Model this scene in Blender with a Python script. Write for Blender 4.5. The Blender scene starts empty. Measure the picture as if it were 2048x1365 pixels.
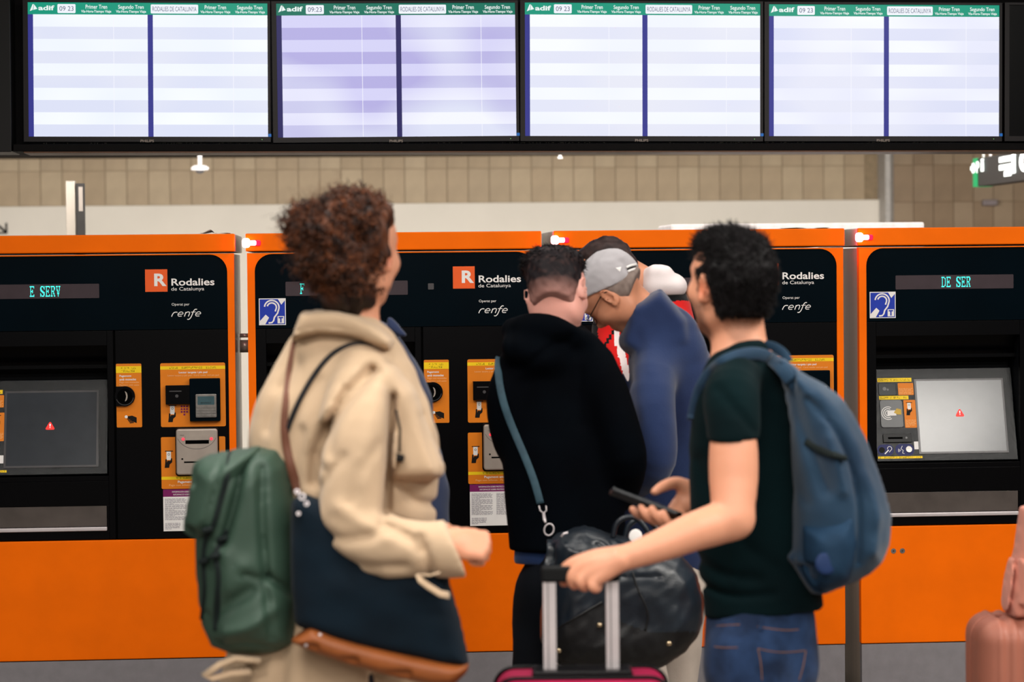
import bpy, math, random
import numpy as np
from mathutils import Vector, Matrix

SC = bpy.context.scene
COL = SC.collection
rnd = random.Random(7)
nrng = np.random.RandomState(5)

# ------------------------------------------------------------------ camera
FPX = 5000.0                       # focal length in pixels of the 2048 px frame
YAW, PIT, ROL = 0.073, 0.0284, 0.010
CAM = np.array([0.0, 0.0, 1.6])
_fw = np.array([math.sin(YAW)*math.cos(PIT), math.cos(YAW)*math.cos(PIT), -math.sin(PIT)])
_r0 = np.array([math.cos(YAW), -math.sin(YAW), 0.0]); _u0 = np.cross(_r0, _fw)
CR = math.cos(ROL)*_r0 - math.sin(ROL)*_u0
CU = math.cos(ROL)*_u0 + math.sin(ROL)*_r0
CF = _fw
cam_d = bpy.data.cameras.new('camera'); cam = bpy.data.objects.new('camera', cam_d); COL.objects.link(cam)
cam_d.sensor_width = 36.0; cam_d.sensor_fit = 'HORIZONTAL'; cam_d.lens = 36.0*FPX/2048.0
cam_d.clip_start = 0.1; cam_d.clip_end = 200
cam.matrix_world = Matrix(((CR[0], CU[0], -CF[0], CAM[0]), (CR[1], CU[1], -CF[1], CAM[1]), (CR[2], CU[2], -CF[2], CAM[2]), (0, 0, 0, 1)))
cam_d.dof.use_dof = True; cam_d.dof.focus_distance = 9.05; cam_d.dof.aperture_fstop = 3.8
SC.camera = cam

# ------------------------------------------------------------------ exposure, world, lights
SC.view_settings.view_transform = 'Standard'; SC.view_settings.look = 'None'
SC.view_settings.exposure = 0.0; SC.view_settings.gamma = 1.0; SC.view_settings.use_curve_mapping = False
W = bpy.data.worlds.new('world'); SC.world = W; W.use_nodes = True
W.node_tree.nodes['Background'].inputs[0].default_value = (0.9, 0.88, 0.85, 1)
W.node_tree.nodes['Background'].inputs[1].default_value = 0.04

def area(name, loc, sx, sy, power, color=(1, 0.95, 0.88), rot=(0, 0, 0)):
    l = bpy.data.lights.new(name, 'AREA'); l.shape = 'RECTANGLE'; l.size = sx; l.size_y = sy
    l.energy = power; l.color = color
    o = bpy.data.objects.new(name, l); COL.objects.link(o); o.location = loc; o.rotation_euler = rot
    return o
# ceiling luminaires of the hall (z 3.25), running across the concourse
area('ceiling_lamp', (3.0, 5.0, 3.22), 1.35, 1.2, 130)
area('ceiling_lamp', (-0.28, 5.1, 3.22), 0.5, 1.0, 60)
area('ceiling_lamp', (-3.9, 5.2, 3.22), 1.2, 1.0, 75)
area('ceiling_lamp', (1.2, 2.6, 3.22), 6.0, 0.9, 230)
area('ceiling_lamp', (0.5, -0.5, 3.22), 7.0, 0.9, 360)
area('ceiling_lamp', (1.2, 7.6, 3.24), 5.0, 0.35, 60)
area('ceiling_lamp', (1.0, 18.2, 2.64), 12.0, 1.4, 200, (1, 0.96, 0.9))
area('ceiling_lamp', (1.0, 13.5, 2.64), 9.0, 1.6, 120, (1, 0.97, 0.92))
# added fill lamps, out of sight behind the board, to brighten the far wall
area('added_wall_fill', (0.6, 10.9, 2.50), 9.0, 0.2, 190, (1, 0.96, 0.90), (math.radians(86), 0, 0))
area('added_wall_fill', (0.6, 14.2, 2.55), 11.0, 0.2, 560, (1, 0.96, 0.90), (math.radians(86), 0, 0))

def ray(px, py):
    return CR*((px-1024)/FPX) + CU*((682.5-py)/FPX) + CF
def hit(px, py, Y):                # where the line of sight meets the vertical plane y = Y
    d = ray(px, py); return CAM + d*(Y/d[1])
def hitz(px, py, z):
    d = ray(px, py); return CAM + d*((z-CAM[2])/d[2])
def c2w(P):                        # camera-aligned metres (right, up, depth) -> world
    P = np.asarray(P, dtype=float)
    return CAM + P[..., 0:1]*CR + P[..., 1:2]*CU + P[..., 2:3]*CF
def w2c(P):
    q = np.asarray(P, dtype=float)-CAM
    return np.stack([q@CR, q@CU, q@CF], axis=-1)
def K(px, py, d):
    return np.array([(px-1024)/FPX*d, (682.5-py)/FPX*d, d])
def WP(px, py, d):
    return c2w(K(px, py, d))

# ------------------------------------------------------------------ materials
def s2l(c):
    c = c/255.0
    return c/12.92 if c <= 0.04045 else ((c+0.055)/1.055)**2.4
def lin(c): return (s2l(c[0]), s2l(c[1]), s2l(c[2]), 1)
MATS = {}
def mat(name, col, rough=0.5, spec=0.5, metal=0.0, var=0.06, vscale=20.0, bump=0.0, bscale=200.0, col2=None,
        emit=None, estr=1.0, alpha=1.0, stretch=(1, 1, 1), sheen=0.0, coat=0.0, attr=False, trans=0.0):
    if name in MATS: return MATS[name]
    m = bpy.data.materials.new(name); m.use_nodes = True
    nt = m.node_tree; b = nt.nodes['Principled BSDF']; L = nt.links.new
    c = lin(col)
    tc = nt.nodes.new('ShaderNodeTexCoord'); mp = nt.nodes.new('ShaderNodeMapping'); mp.inputs['Scale'].default_value = stretch
    L(tc.outputs['Object'], mp.inputs[0])
    n = nt.nodes.new('ShaderNodeTexNoise'); n.inputs['Scale'].default_value = vscale; n.inputs['Detail'].default_value = 4
    L(mp.outputs[0], n.inputs['Vector'])
    mx = nt.nodes.new('ShaderNodeMix'); mx.data_type = 'RGBA'
    c2 = lin(col2) if col2 else tuple(max(0, x*(1-var*3)) for x in c[:3])+(1,)
    if attr:
        at = nt.nodes.new('ShaderNodeAttribute'); at.attribute_name = 'tone'
        L(at.outputs['Fac'], mx.inputs[0])
    else:
        rmp = nt.nodes.new('ShaderNodeMapRange'); rmp.inputs[1].default_value = 0.35; rmp.inputs[2].default_value = 0.7
        L(n.outputs['Fac'], rmp.inputs[0]); L(rmp.outputs[0], mx.inputs[0])
    mx.inputs[6].default_value = c; mx.inputs[7].default_value = c2
    L(mx.outputs[2], b.inputs['Base Color'])
    b.inputs['Roughness'].default_value = rough; b.inputs['Specular IOR Level'].default_value = spec
    b.inputs['Metallic'].default_value = metal
    b.inputs['Sheen Weight'].default_value = sheen; b.inputs['Coat Weight'].default_value = coat
    b.inputs['Transmission Weight'].default_value = trans
    if alpha < 1: b.inputs['Alpha'].default_value = alpha
    if bump:
        n2 = nt.nodes.new('ShaderNodeTexNoise'); n2.inputs['Scale'].default_value = bscale; n2.inputs['Detail'].default_value = 3
        L(mp.outputs[0], n2.inputs['Vector'])
        bp = nt.nodes.new('ShaderNodeBump'); bp.inputs['Strength'].default_value = bump; bp.inputs['Distance'].default_value = 0.003
        L(n2.outputs['Fac'], bp.inputs['Height']); L(bp.outputs[0], b.inputs['Normal'])
    if emit:
        b.inputs['Emission Color'].default_value = lin(emit); b.inputs['Emission Strength'].default_value = estr
    MATS[name] = m
    return m
def skin(name, col, col2, beard=(70, 52, 46)):
    m = mat(name, col, rough=0.5, spec=0.35, col2=col2, attr=True, bump=0.08, bscale=300)
    nt = m.node_tree; b = nt.nodes['Principled BSDF']
    at = nt.nodes.new('ShaderNodeAttribute'); at.attribute_name = 'stubble'      # shaved or short hair on the skin itself
    mx = nt.nodes.new('ShaderNodeMix'); mx.data_type = 'RGBA'; mx.inputs[7].default_value = lin(beard)
    nt.links.new(b.inputs['Base Color'].links[0].from_socket, mx.inputs[6]); nt.links.new(at.outputs['Fac'], mx.inputs[0]); nt.links.new(mx.outputs[2], b.inputs['Base Color'])
    b.inputs['Subsurface Weight'].default_value = 0.12; b.inputs['Subsurface Radius'].default_value = (0.012, 0.005, 0.003)
    b.inputs['Subsurface Scale'].default_value = 1.0
    return m

# ------------------------------------------------------------------ object helpers
def tag(o, label=None, cat=None, group=None, kind=None):
    if label: o['label'] = label
    if cat: o['category'] = cat
    if group: o['group'] = group
    if kind: o['kind'] = kind
    return o
def empty(name, loc=(0, 0, 0), rot=(0, 0, 0)):
    o = bpy.data.objects.new(name, None); COL.objects.link(o); o.location = loc; o.rotation_euler = rot
    o.empty_display_size = 0.05
    return o
def link(name, me, parent=None, world=False):
    o = bpy.data.objects.new(name, me); COL.objects.link(o)
    if parent is not None:
        o.parent = parent
        if world:
            bpy.context.view_layer.update()
            o.matrix_parent_inverse = parent.matrix_world.inverted()
    return o
def dup_tree(o, parent=None):
    c = o.copy(); COL.objects.link(c)
    if parent is not None: c.parent = parent
    for ch in list(o.children): dup_tree(ch, c)
    return c

_tc = {}
def textgeo(s, bold=0.0, shear=0.0, space=1.0):
    key = (s, bold, shear, space)
    if key in _tc: return _tc[key]
    cu = bpy.data.curves.new('t', 'FONT'); cu.body = s; cu.size = 1.0; cu.offset = bold; cu.shear = shear
    cu.space_character = space; cu.resolution_u = 4; cu.fill_mode = 'FRONT'
    o = bpy.data.objects.new('t', cu); COL.objects.link(o)
    dg = bpy.context.evaluated_depsgraph_get(); me = bpy.data.meshes.new_from_object(o.evaluated_get(dg))
    v = np.array([tuple(x.co)[:2] for x in me.vertices]).reshape(-1, 2); f = [tuple(p.vertices) for p in me.polygons]
    bpy.data.objects.remove(o); bpy.data.curves.remove(cu); bpy.data.meshes.remove(me)
    _tc[key] = (v, f); return _tc[key]

class MB:
    def __init__(s): s.v = []; s.f = []; s.m = []; s.mats = []
    def mi(s, m):
        if m not in s.mats: s.mats.append(m)
        return s.mats.index(m)
    def add(s, vs, fs, m):
        b = len(s.v); s.v += [tuple(map(float, x)) for x in vs]; i = s.mi(m)
        for f in fs: s.f.append(tuple(b+q for q in f)); s.m.append(i)
        return s
    def box(s, x0, x1, y0, y1, z0, z1, m):
        return s.add([(x0, y0, z0), (x1, y0, z0), (x1, y1, z0), (x0, y1, z0), (x0, y0, z1), (x1, y0, z1), (x1, y1, z1), (x0, y1, z1)],
                     [(0, 1, 5, 4), (1, 2, 6, 5), (2, 3, 7, 6), (3, 0, 4, 7), (4, 5, 6, 7), (3, 2, 1, 0)], m)
    def prism(s, poly, y0, y1, m):          # poly of (x,z), counter-clockwise seen from -y
        n = len(poly)
        vs = [(x, y0, z) for x, z in poly]+[(x, y1, z) for x, z in poly]
        fs = [tuple(range(n)), tuple(range(2*n-1, n-1, -1))]+[(i+n, (i+1) % n+n, (i+1) % n, i) for i in range(n)]
        return s.add(vs, fs, m)
    def flat(s, poly, y, m): return s.add([(x, y, z) for x, z in poly], [tuple(range(len(poly)))], m)
    def rr(s, x0, x1, z0, z1, r, y, m, y1=None):
        P = rrpoly(x0, x1, z0, z1, r)
        return s.flat(P, y, m) if y1 is None else s.prism(P, y, y1, m)
    def disc(s, cx, cz, r, y, m, y1=None, n=20, rz=None):
        P = [(cx+r*math.cos(t*2*math.pi/n), cz+(rz or r)*math.sin(t*2*math.pi/n)) for t in range(n)]
        return s.flat(P, y, m) if y1 is None else s.prism(P, y, y1, m)
    def stroke(s, pts, w, y, m, w2=None):   # flat ribbon in the xz plane
        P = np.array(pts, float); n = len(P)
        d = np.gradient(P, axis=0); d /= np.maximum(np.linalg.norm(d, axis=1, keepdims=True), 1e-9)
        nn = np.stack([-d[:, 1], d[:, 0]], 1)
        ww = np.linspace(w, w2 if w2 is not None else w, n)[:, None]/2
        A = P+nn*ww; B = P-nn*ww
        vs = [(a[0], y, a[1]) for a in A]+[(b[0], y, b[1]) for b in B]
        return s.add(vs, [(i+n, i+n+1, i+1, i) for i in range(n-1)], m)
    def arc(s, cx, cz, r, a0, a1, w, y, m, n=14, rz=None, w2=None):
        t = np.radians(np.linspace(a0, a1, n))
        return s.stroke(np.stack([cx+r*np.cos(t), cz+(rz or r)*np.sin(t)], 1), w, y, m, w2)
    def text(s, txt, x0, x1, z0, z1, y, m, bold=0.0, shear=0.0, space=1.0, keep=False, align='c'):
        v, f = textgeo(txt, bold, shear, space)
        if not len(v): return s
        lo = v.min(0); hi = v.max(0)
        sx = (x1-x0)/(hi[0]-lo[0]); sz = (z1-z0)/(hi[1]-lo[1])
        if keep: sx = sz = min(sx, sz)
        return s.add([(x0+(p[0]-lo[0])*sx, y, z0+(p[1]-lo[1])*sz) for p in v], f, m)
    def tube(s, pts, r, m, n=8, closed=False, flat=None):
        P = np.array(pts, float); N = len(P)
        rr = np.full(N, r) if np.isscalar(r) else np.array(r, float)
        T = np.gradient(P, axis=0)
        if closed: T = np.roll(P, -1, 0)-np.roll(P, 1, 0)
        T /= np.maximum(np.linalg.norm(T, axis=1, keepdims=True), 1e-9)
        up = np.array([0, 0, 1.0]) if abs(T[0][2]) < 0.9 else np.array([0, 1.0, 0])
        vs = []; X = np.cross(T[0], up); X /= np.linalg.norm(X)
        for i in range(N):
            X = X-T[i]*(X@T[i]); X /= max(np.linalg.norm(X), 1e-9); Y = np.cross(T[i], X)
            for k in range(n):
                a = 2*math.pi*k/n
                vs.append(P[i]+X*math.cos(a)*rr[i]+Y*math.sin(a)*rr[i]*(flat or 1))
        fs = []
        R = N if closed else N-1
        for i in range(R):
            j = (i+1) % N
            for k in range(n): fs.append((i*n+k, i*n+(k+1) % n, j*n+(k+1) % n, j*n+k))
        if not closed: fs += [tuple(range(n-1, -1, -1)), tuple(range((N-1)*n, N*n))]
        return s.add(vs, fs, m)
    def build(s, name, parent=None, smooth=False, bevel=0.0, seg=2, world=False):
        me = bpy.data.meshes.new(name); me.from_pydata(s.v, [], s.f)
        for m in s.mats: me.materials.append(m)
        me.polygons.foreach_set('material_index', s.m)
        if smooth: me.polygons.foreach_set('use_smooth', [True]*len(s.f))
        me.update()
        o = link(name, me, parent, world)
        if bevel:
            b = o.modifiers.new('bevel', 'BEVEL'); b.width = bevel; b.segments = seg; b.limit_method = 'ANGLE'; b.angle_limit = 0.6
        return o
def rrpoly(x0, x1, z0, z1, r, n=5):
    P = []
    for cx, cz, a in ((x0+r, z0+r, 180), (x1-r, z0+r, 270), (x1-r, z1-r, 0), (x0+r, z1-r, 90)):
        for i in range(n+1):
            t = math.radians(a+90*i/n); P.append((cx+r*math.cos(t), cz+r*math.sin(t)))
    return P

M_ = dict(
    orange=mat('orange paint', (250, 110, 0), 0.5, 0.08, var=0.03, vscale=6, bump=0.05, bscale=900),
    steel=mat('brushed steel', (206, 194, 180), 0.32, metal=0.35, var=0.08, vscale=8, bump=0.1, bscale=300, stretch=(1, 1, 0.05)),
    fascia=mat('dark blue glass', (2, 12, 19), 0.2, 0.1, var=0.1, vscale=3),
    black=mat('black panel', (2, 2, 4), 0.3, 0.12, var=0.1, vscale=5),
    bezel=mat('textured black bezel', (2, 5, 10), 0.09, 0.3, var=0.1, vscale=3, bump=0.28, bscale=420),
    gap=mat('dark gap', (2, 2, 2), 0.9, 0.05),
    grey=mat('grey base paint', (132, 128, 132), 0.6, 0.3, var=0.04, bump=0.25, bscale=900),
    sticker=mat('amber sticker', (224, 124, 8), 0.5, 0.3, var=0.02),
    yellow=mat('yellow strip', (246, 206, 10), 0.5, 0.3, var=0.02),
    white=mat('white print', (235, 232, 230), 0.6, 0.2, var=0.02),
    pale=mat('pale print', (245, 190, 130), 0.6, 0.2, var=0.02),
    ink=mat('black print', (12, 8, 6), 0.6, 0.2, var=0.02),
    logo=mat('logo orange', (236, 92, 28), 0.5, 0.3, var=0.02),
    blue=mat('sign blue', (20, 52, 170), 0.5, 0.3, var=0.02),
    purple=mat('purple print', (120, 26, 92), 0.6, 0.2, var=0.02),
    lcdbox=mat('tinted display window', (58, 46, 52), 0.4, 0.3, var=0.05),
    led=mat('cyan led', (60, 230, 215), 0.5, 0.1, emit=(70, 235, 220), estr=1.1),
    ledr=mat('red led', (255, 40, 60), 0.5, 0.1, emit=(255, 60, 75), estr=1.6),
    lampred=mat('red lamp lens', (255, 20, 50), 0.3, 0.3, emit=(255, 10, 50), estr=2.2),
    lampcore=mat('red lamp core', (255, 120, 120), 0.3, 0.3, emit=(255, 190, 190), estr=9),
    chamdark=mat('dark recess', (3, 5, 10), 0.6, 0.15),
    champ=mat('champagne plastic', (172, 160, 150), 0.38, 0.5, metal=0.35, var=0.04),
    lcdgrey=mat('grey touchscreen glass', (48, 52, 58), 0.2, 0.6, var=0.05, vscale=15, bump=0.02, bscale=30),
    redtri=mat('lit red warning sign', (230, 50, 45), 0.4, 0.3, emit=(235, 40, 35), estr=0.75),
    whitelit=mat('lit white mark', (255, 255, 255), 0.4, 0.3, emit=(255, 235, 235), estr=0.9),
    frame=mat('grey screen frame', (72, 70, 72), 0.3, 0.4),
    smoke=mat('smoked tray flap', (88, 80, 76), 0.25, 0.5, alpha=0.9, var=0.1, vscale=9),
    alu=mat('aluminium', (206, 198, 200), 0.4, metal=0.35, var=0.03),
    keys=mat('steel keys', (150, 146, 142), 0.35, metal=0.8, var=0.1, vscale=60),
    lcd=mat('lcd glass', (62, 86, 92), 0.2, 0.5, var=0.1, emit=(20, 40, 44), estr=0.3),
    pad=mat('grey reader pad', (84, 86, 88), 0.35, 0.4, var=0.05),
)
# ------------------------------------------------------------------ ticket machines
MW, MTOP = 1.053, 1.740
ZC, ZF, ZB, ZG = 1.676, 1.400, 0.650, 0.217          # cap underside, fascia underside, black underside, grey top
def tiny_lines(b, x0, x1, z1, z0, n, m, y, seed=0):
    r = random.Random(seed); h = (z1-z0)/n
    for i in range(n):
        z = z1-h*(i+0.5); x = x0; xe = x1 if i % 6 != 5 else x0+(x1-x0)*0.45
        while x < xe-0.004:
            w = min(r.uniform(0.004, 0.016), xe-x); b.flat([(x, z-h*0.16), (x+w, z-h*0.16), (x+w, z+h*0.16), (x, z+h*0.16)], y, m); x += w+0.0022
def braille(b, x0, x1, z, y, seed, m=None):
    r = random.Random(seed); x = x0
    while x < x1:
        if r.random() < 0.8:
            for dx in (0, 0.0022):
                for dz in (-0.0024, 0, 0.0024):
                    if r.random() < 0.5: b.flat([(x+dx-.0008, z+dz-.0008), (x+dx+.0008, z+dz-.0008), (x+dx+.0008, z+dz+.0008), (x+dx-.0008, z+dz+.0008)], y, m or M_['ink'])
        x += 0.0062
def hand_icon(b, x, z, s, y, flip=False):           # black hand pushing a white card up
    w, k = M_['white'], M_['ink']
    b.flat([(x-.012*s, z+.030*s), (x+.016*s, z+.030*s), (x+.016*s, z+.033*s), (x-.012*s, z+.033*s)], y, k)
    b.flat([(x-.007*s, z), (x+.009*s, z), (x+.009*s, z+.030*s), (x-.007*s, z+.030*s)], y, w)
    b.arc(x+.001*s, z+.020*s, .0035*s, 0, 359, .0014*s, y-.0003, k, 10)
    b.flat([(x-.014*s, z-.028*s), (x+.002*s, z-.028*s), (x+.004*s, z-.016*s), (x+.013*s, z-.008*s), (x+.013*s, z+.006*s), (x+.009*s, z+.006*s),
            (x+.007*s, z-.003*s), (x-.004*s, z-.003*s), (x-.006*s, z-.010*s), (x-.006*s, z+.003*s), (x-.011*s, z+.003*s), (x-.012*s, z-.012*s)], y-.0004, k)
def coin_hand(b, x, z, y):
    k = M_['ink']
    b.flat([(x+.012, z-.010), (x+.026, z-.016), (x+.026, z+.004), (x+.010, z+.011), (x-.010, z+.008), (x-.004, z+.002)], y, k)
    for i in range(4):
        b.stroke([(x-.008+.003*i, z-.001-.0046*i), (x+.016, z-.001-.0042*i)], .0034, y, k)
    b.disc(x-.011, z+.007, .0055, y-.0003, M_['white'], n=10)

def renfe(b, x0, z0, w, h, y, m):                   # cursive wordmark from strokes
    sx = w/100.0; sz = h/24.0; t = 2.9*sz
    def P(pts): return [(x0+(px+0.28*pz)*sx, z0+pz*sz) for px, pz in pts]
    def crv(pts, n=6):
        pts = np.array(pts, float); out = []
        for i in range(len(pts)-1):
            p0 = pts[max(i-1, 0)]; p1 = pts[i]; p2 = pts[i+1]; p3 = pts[min(i+2, len(pts)-1)]
            for q in range(n):
                u = q/n; out.append(0.5*((2*p1)+(-p0+p2)*u+(2*p0-5*p1+4*p2-p3)*u*u+(-p0+3*p1-3*p2+p3)*u**3))
        out.append(pts[-1]); return out
    b.stroke(P(crv([(0, 0), (1, 8), (4, 14), (10, 16), (15, 15)])), t*1.05, y, m)
    for ox in (20, 78):
        b.stroke(P(crv([(ox, 8), (ox+14, 9), (ox+13, 14), (ox+7, 16.5), (ox+1, 13), (ox-1, 7), (ox+3, 1.5), (ox+13, 1.5)])), t*0.9, y, m)
    b.stroke(P([(42, 0), (43, 16)]), t*1.1, y, m)
    b.stroke(P(crv([(43, 12), (48, 16), (54, 15.5), (56, 11), (55, 0)])), t, y, m)
    b.stroke(P(crv([(54, -10), (60, -10), (64, -4), (66, 6), (67, 18), (71, 25), (77, 25)])), t*1.05, y, m)
    b.stroke(P([(60, 15.5), (75, 16)]), t*0.75, y, m)

GLY = {'D': ["111110.", ".1...11", ".1....1", ".1....1", ".1....1", ".1....1", ".1....1", ".1...11", "111110."],
       'E': ["1111111", ".1....1", ".1.....", ".1..1..", ".1111..", ".1..1..", ".1.....", ".1....1", "1111111"],
       'S': [".1111.1", "11...11", "11....1", "111....", ".1111..", "...1111", "1....11", "11...11", "1.1111."],
       'R': ["111111.", ".1...11", ".1...11", ".1...1.", ".1111..", ".1..1..", ".1..11.", ".1...1.", "111..11"],
       'V': ["111.111", ".1...1.", ".1...1.", ".11..1.", "..1.1..", "..1.1..", "..111..", "...1...", "...1..."],
       'F': ["1111111", ".1....1", ".1.....", ".1..1..", ".1111..", ".1..1..", ".1.....", ".1.....", "111...."],
       'A': ["...1...", "..111..", "..1.1..", "..1.11.", ".11..1.", ".11111.", ".1...11", ".1....1", "111.111"], ' ': [""]*9}
def led_text(b, txt, x0, zc, h, y, clip=None):
    cell = h/9; x = x0
    for ch in txt:
        for r_, row in enumerate(GLY[ch]):
            for c_, q in enumerate(row):
                if q == '1':
                    xx = x+c_*cell*0.52; zz = zc+h/2-(r_+1)*cell
                    if clip and not (clip[0] <= xx <= clip[1]): continue
                    b.flat([(xx, zz+cell*.06), (xx+cell*.5, zz+cell*.06), (xx+cell*.5, zz+cell*.98), (xx, zz+cell*.98)], y, M_['led'])
        x += cell*0.52*8.4

def make_machine():
    root = empty('ticket_machine')
    O, B = M_['orange'], M_['black']
    b = MB(); b.box(0.003, MW-0.003, 0.19, 0.72, 0.02, ZC-0.008, M_['steel']); b.box(0.003, 0.012, 0.03, 0.19, 0.02, ZC-0.008, M_['steel']); b.box(MW-0.012, MW-0.003, 0.03, 0.19, 0.02, ZC-0.008, M_['steel']); b.build('housing', root)
    b = MB(); b.box(-0.004, MW+0.004, 0.012, 0.74, ZC, MTOP, M_['steel']); cap = b.build('top_cap', root, bevel=0.003)
    b = MB(); b.box(-0.004, MW+0.004, -0.012, 0.012, ZC, MTOP, O); b.build('cap_front', cap, bevel=0.004)
    # orange surround with an opening rounded at its upper corners
    a0, a1, zt, rad = 0.027, 1.029, ZC-0.010, 0.062
    zlo = ZB
    inner = [(a0, zlo)]
    for i in range(9):
        t = math.radians(180-90*i/8); inner.append((a0+rad+rad*math.cos(t), zt-rad+rad*math.sin(t)))
    for i in range(9):
        t = math.radians(90-90*i/8); inner.append((a1-rad+rad*math.cos(t), zt-rad+rad*math.sin(t)))
    inner.append((a1, zlo))
    zt2 = ZC-0.006
    outer = [(0, zlo)]+[(0, zt-rad)]+[(0, zt2)]*1+[(a0+rad*i/6*0.9, zt2) for i in range(1, 7)]+[(a0+rad, zt2)]
    outer += [(a1-rad, zt2)]+[(a1-rad*(6-i)/6*0.9, zt2) for i in range(0, 6)]+[(MW, zt2), (MW, zt-rad), (MW, zlo)]
    n = len(inner); assert len(outer) == n, (len(outer), n)
    b = MB()
    vs = [(x, -0.004, z) for x, z in inner]+[(x, -0.004, z) for x, z in outer]+[(x, 0.03, z) for x, z in inner]+[(x, 0.03, z) for x, z in outer]
    fs = []
    for i in range(n-1):
        fs.append((i, i+1, n+i+1, n+i)); fs.append((2*n+i, 2*n+i+1, i+1, i)); fs.append((n+i, n+i+1, 3*n+i+1, 3*n+i))
    b.add(vs, fs, O); b.build('surround', root)
    # upper fascia
    P = [(a0, ZF), (a1, ZF)]+[(x, z) for x, z in inner[1:-1]][::-1]
    b = MB(); b.prism(P, 0.002, 0.02, M_['fascia'])
    y = 0.0012
    b.flat([(0.737, 1.535), (0.816, 1.535), (0.816, 1.615), (0.737, 1.615)], y, M_['logo'])
    b.text('R', 0.769, 0.813, 1.555, 1.600, y-.0006, M_['white'], bold=0.035)
    b.text('Rodalies', 0.830, 0.983, 1.556, 1.5815, y, M_['white'], bold=0.018)
    b.text('de Catalunya', 0.829, 0.946, 1.5345, 1.551, y, M_['white'])
    b.text('Operat per', 0.830, 0.893, 1.482, 1.494, y, M_['white'])
    renfe(b, 0.829, 1.4455, 0.108, 0.024, y, M_['white'])
    b.build('fascia', root)
    b = MB(); b.rr(0.136, 0.574, 1.515, 1.566, 0.003, 0.0004, M_['lcdbox'], 0.01); b.build('text_display', root)
    # hearing loop sign
    b = MB(); x0, z0, s = 0.040, 1.411, 0.096; y = 0.0012
    b.flat([(x0, z0), (x0+s, z0), (x0+s, z0+s), (x0, z0+s)], y, M_['white'])
    e = .003; b.flat([(x0+e, z0+e), (x0+s-e, z0+e), (x0+s-e, z0+s-e), (x0+e, z0+s-e)], y-.0005, M_['blue'])
    W_ = M_['white']; yy = y-.001
    b.flat([(x0+e, z0+e), (x0+.022, z0+e), (x0+.036, z0+.027), (x0+.024, z0+.038), (x0+e, z0+.015)], yy, W_)
    b.flat([(x0+.080, z0+.073), (x0+.093, z0+.088), (x0+.093, z0+.093), (x0+.068, z0+.093)], yy, W_)
    def ea(r, a0_, a1_): b.arc(x0+.046, z0+.064, r, a0_, a1_, .0052, yy, W_, 14, rz=r*0.95)
    ea(.026, -20, 175); ea(.0165, -15, 165)
    b.stroke([(x0+.0705, z0+.056), (x0+.066, z0+.042), (x0+.055, z0+.028), (x0+.052, z0+.016), (x0+.046, z0+.009), (x0+.034, z0+.008)], .0055, yy, W_)
    b.stroke([(x0+.062, z0+.060), (x0+.058, z0+.049)], .0052, yy, W_)
    b.flat([(x0+.066, z0+.006), (x0+.090, z0+.006), (x0+.090, z0+.032), (x0+.066, z0+.032)], yy, W_)
    b.text('T', x0+.070, x0+.086, z0+.009, z0+.029, yy-.0005, M_['blue'], bold=0.05)
    b.build('hearing_sign', root)
    # black field below the fascia: right column, and rails round the recess
    zb = ZB+0.002; u0, u1, zr0, zr1 = 0.064, 0.598, 0.878, 1.345
    t0, t1, tz0, tz1 = 0.075, 0.590, 0.682, 0.772
    b = MB(); Y0, Y1 = 0.004, 0.024
    b.box(0.627, a1, Y0, Y1, zb, ZF-.002, B); b.build('right_panel', root, bevel=0.001)
    b = MB(); b.box(a0, u0, Y0, Y1, zb, ZF-.002, B); b.box(u1, 0.620, Y0, Y1, zb, ZF-.002, B)
    b.box(u0, u1, Y0, Y1, zr1, ZF-.002, B); b.box(u0, u1, Y0, Y1, tz1, zr0-.018, B); b.box(u0, u1, Y0+.004, Y1, zr0-.018, zr0, B)
    b.box(u0, u1, Y0, Y1, zb, tz0, B); b.box(u0, t0, Y0, Y1, tz0, tz1, B); b.box(t1, u1, Y0, Y1, tz0, tz1, B)
    b.build('left_panel', root, bevel=0.001)
    b = MB(); b.box(0.620, 0.627, 0.010, 0.024, zb, ZF, M_['gap']); b.build('panel_joint', root)
    # console in its recess: dark lining, sloping bezel, glass
    b = MB(); D = M_['chamdark']
    b.box(u0-.004, u1+.004, 0.17, 0.175, zr0, zr1, D); b.box(u0-.004, u0, .024, .17, zr0, zr1, D); b.box(u1, u1+.004, .024, .17, zr0, zr1, D)
    b.box(u0-.004, u1+.004, .024, .17, zr1, zr1+.004, D); b.box(u0-.004, u1+.004, .024, .17, zr0-.004, zr0, D)
    b.add([(u0, .05, 1.345), (u1, .05, 1.345), (u1, .10, 1.262), (u0, .10, 1.262)], [(0, 3, 2, 1)], B)
    b.box(u0, u1, .06, .075, 1.262, 1.275, B)
    b.build('recess', root)
    con = empty('console', (0, 0, 0)); con.parent = root
    con.name = 'console'
    # the console is a mesh plate leaning back by 16.5 degrees
    A = math.radians(16.5); zA = 0.884; L = 0.352
    bpy.data.objects.remove(con)
    b = MB(); b.box(0.066, 0.594, 0, 0.02, 0, L, M_['bezel'])
    con = b.build('console', root, bevel=0.003); con.location = (0, 0.012, zA); con.rotation_euler = (-A, 0, 0)
    ca = math.cos(A)
    def zz(z): return (z-zA)/ca
    sx0, sx1, s0, s1 = 0.228, 0.556, zz(0.913), zz(1.178)
    b = MB(); b.rr(sx0-.004, sx1+.004, s0-.004, s1+.004, .002, -0.0025, M_['frame'], 0.001)
    b.build('screen_frame', con, bevel=0.001)
    b = MB(); b.flat([(sx0+.004, s0+.004), (sx1-.004, s0+.004), (sx1-.004, s1-.004), (sx0+.004, s1-.004)], -0.0028, M_['lcdgrey'])
    cx, cz = (sx0+sx1)/2-.005, s0+(s1-s0)*0.535
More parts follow.
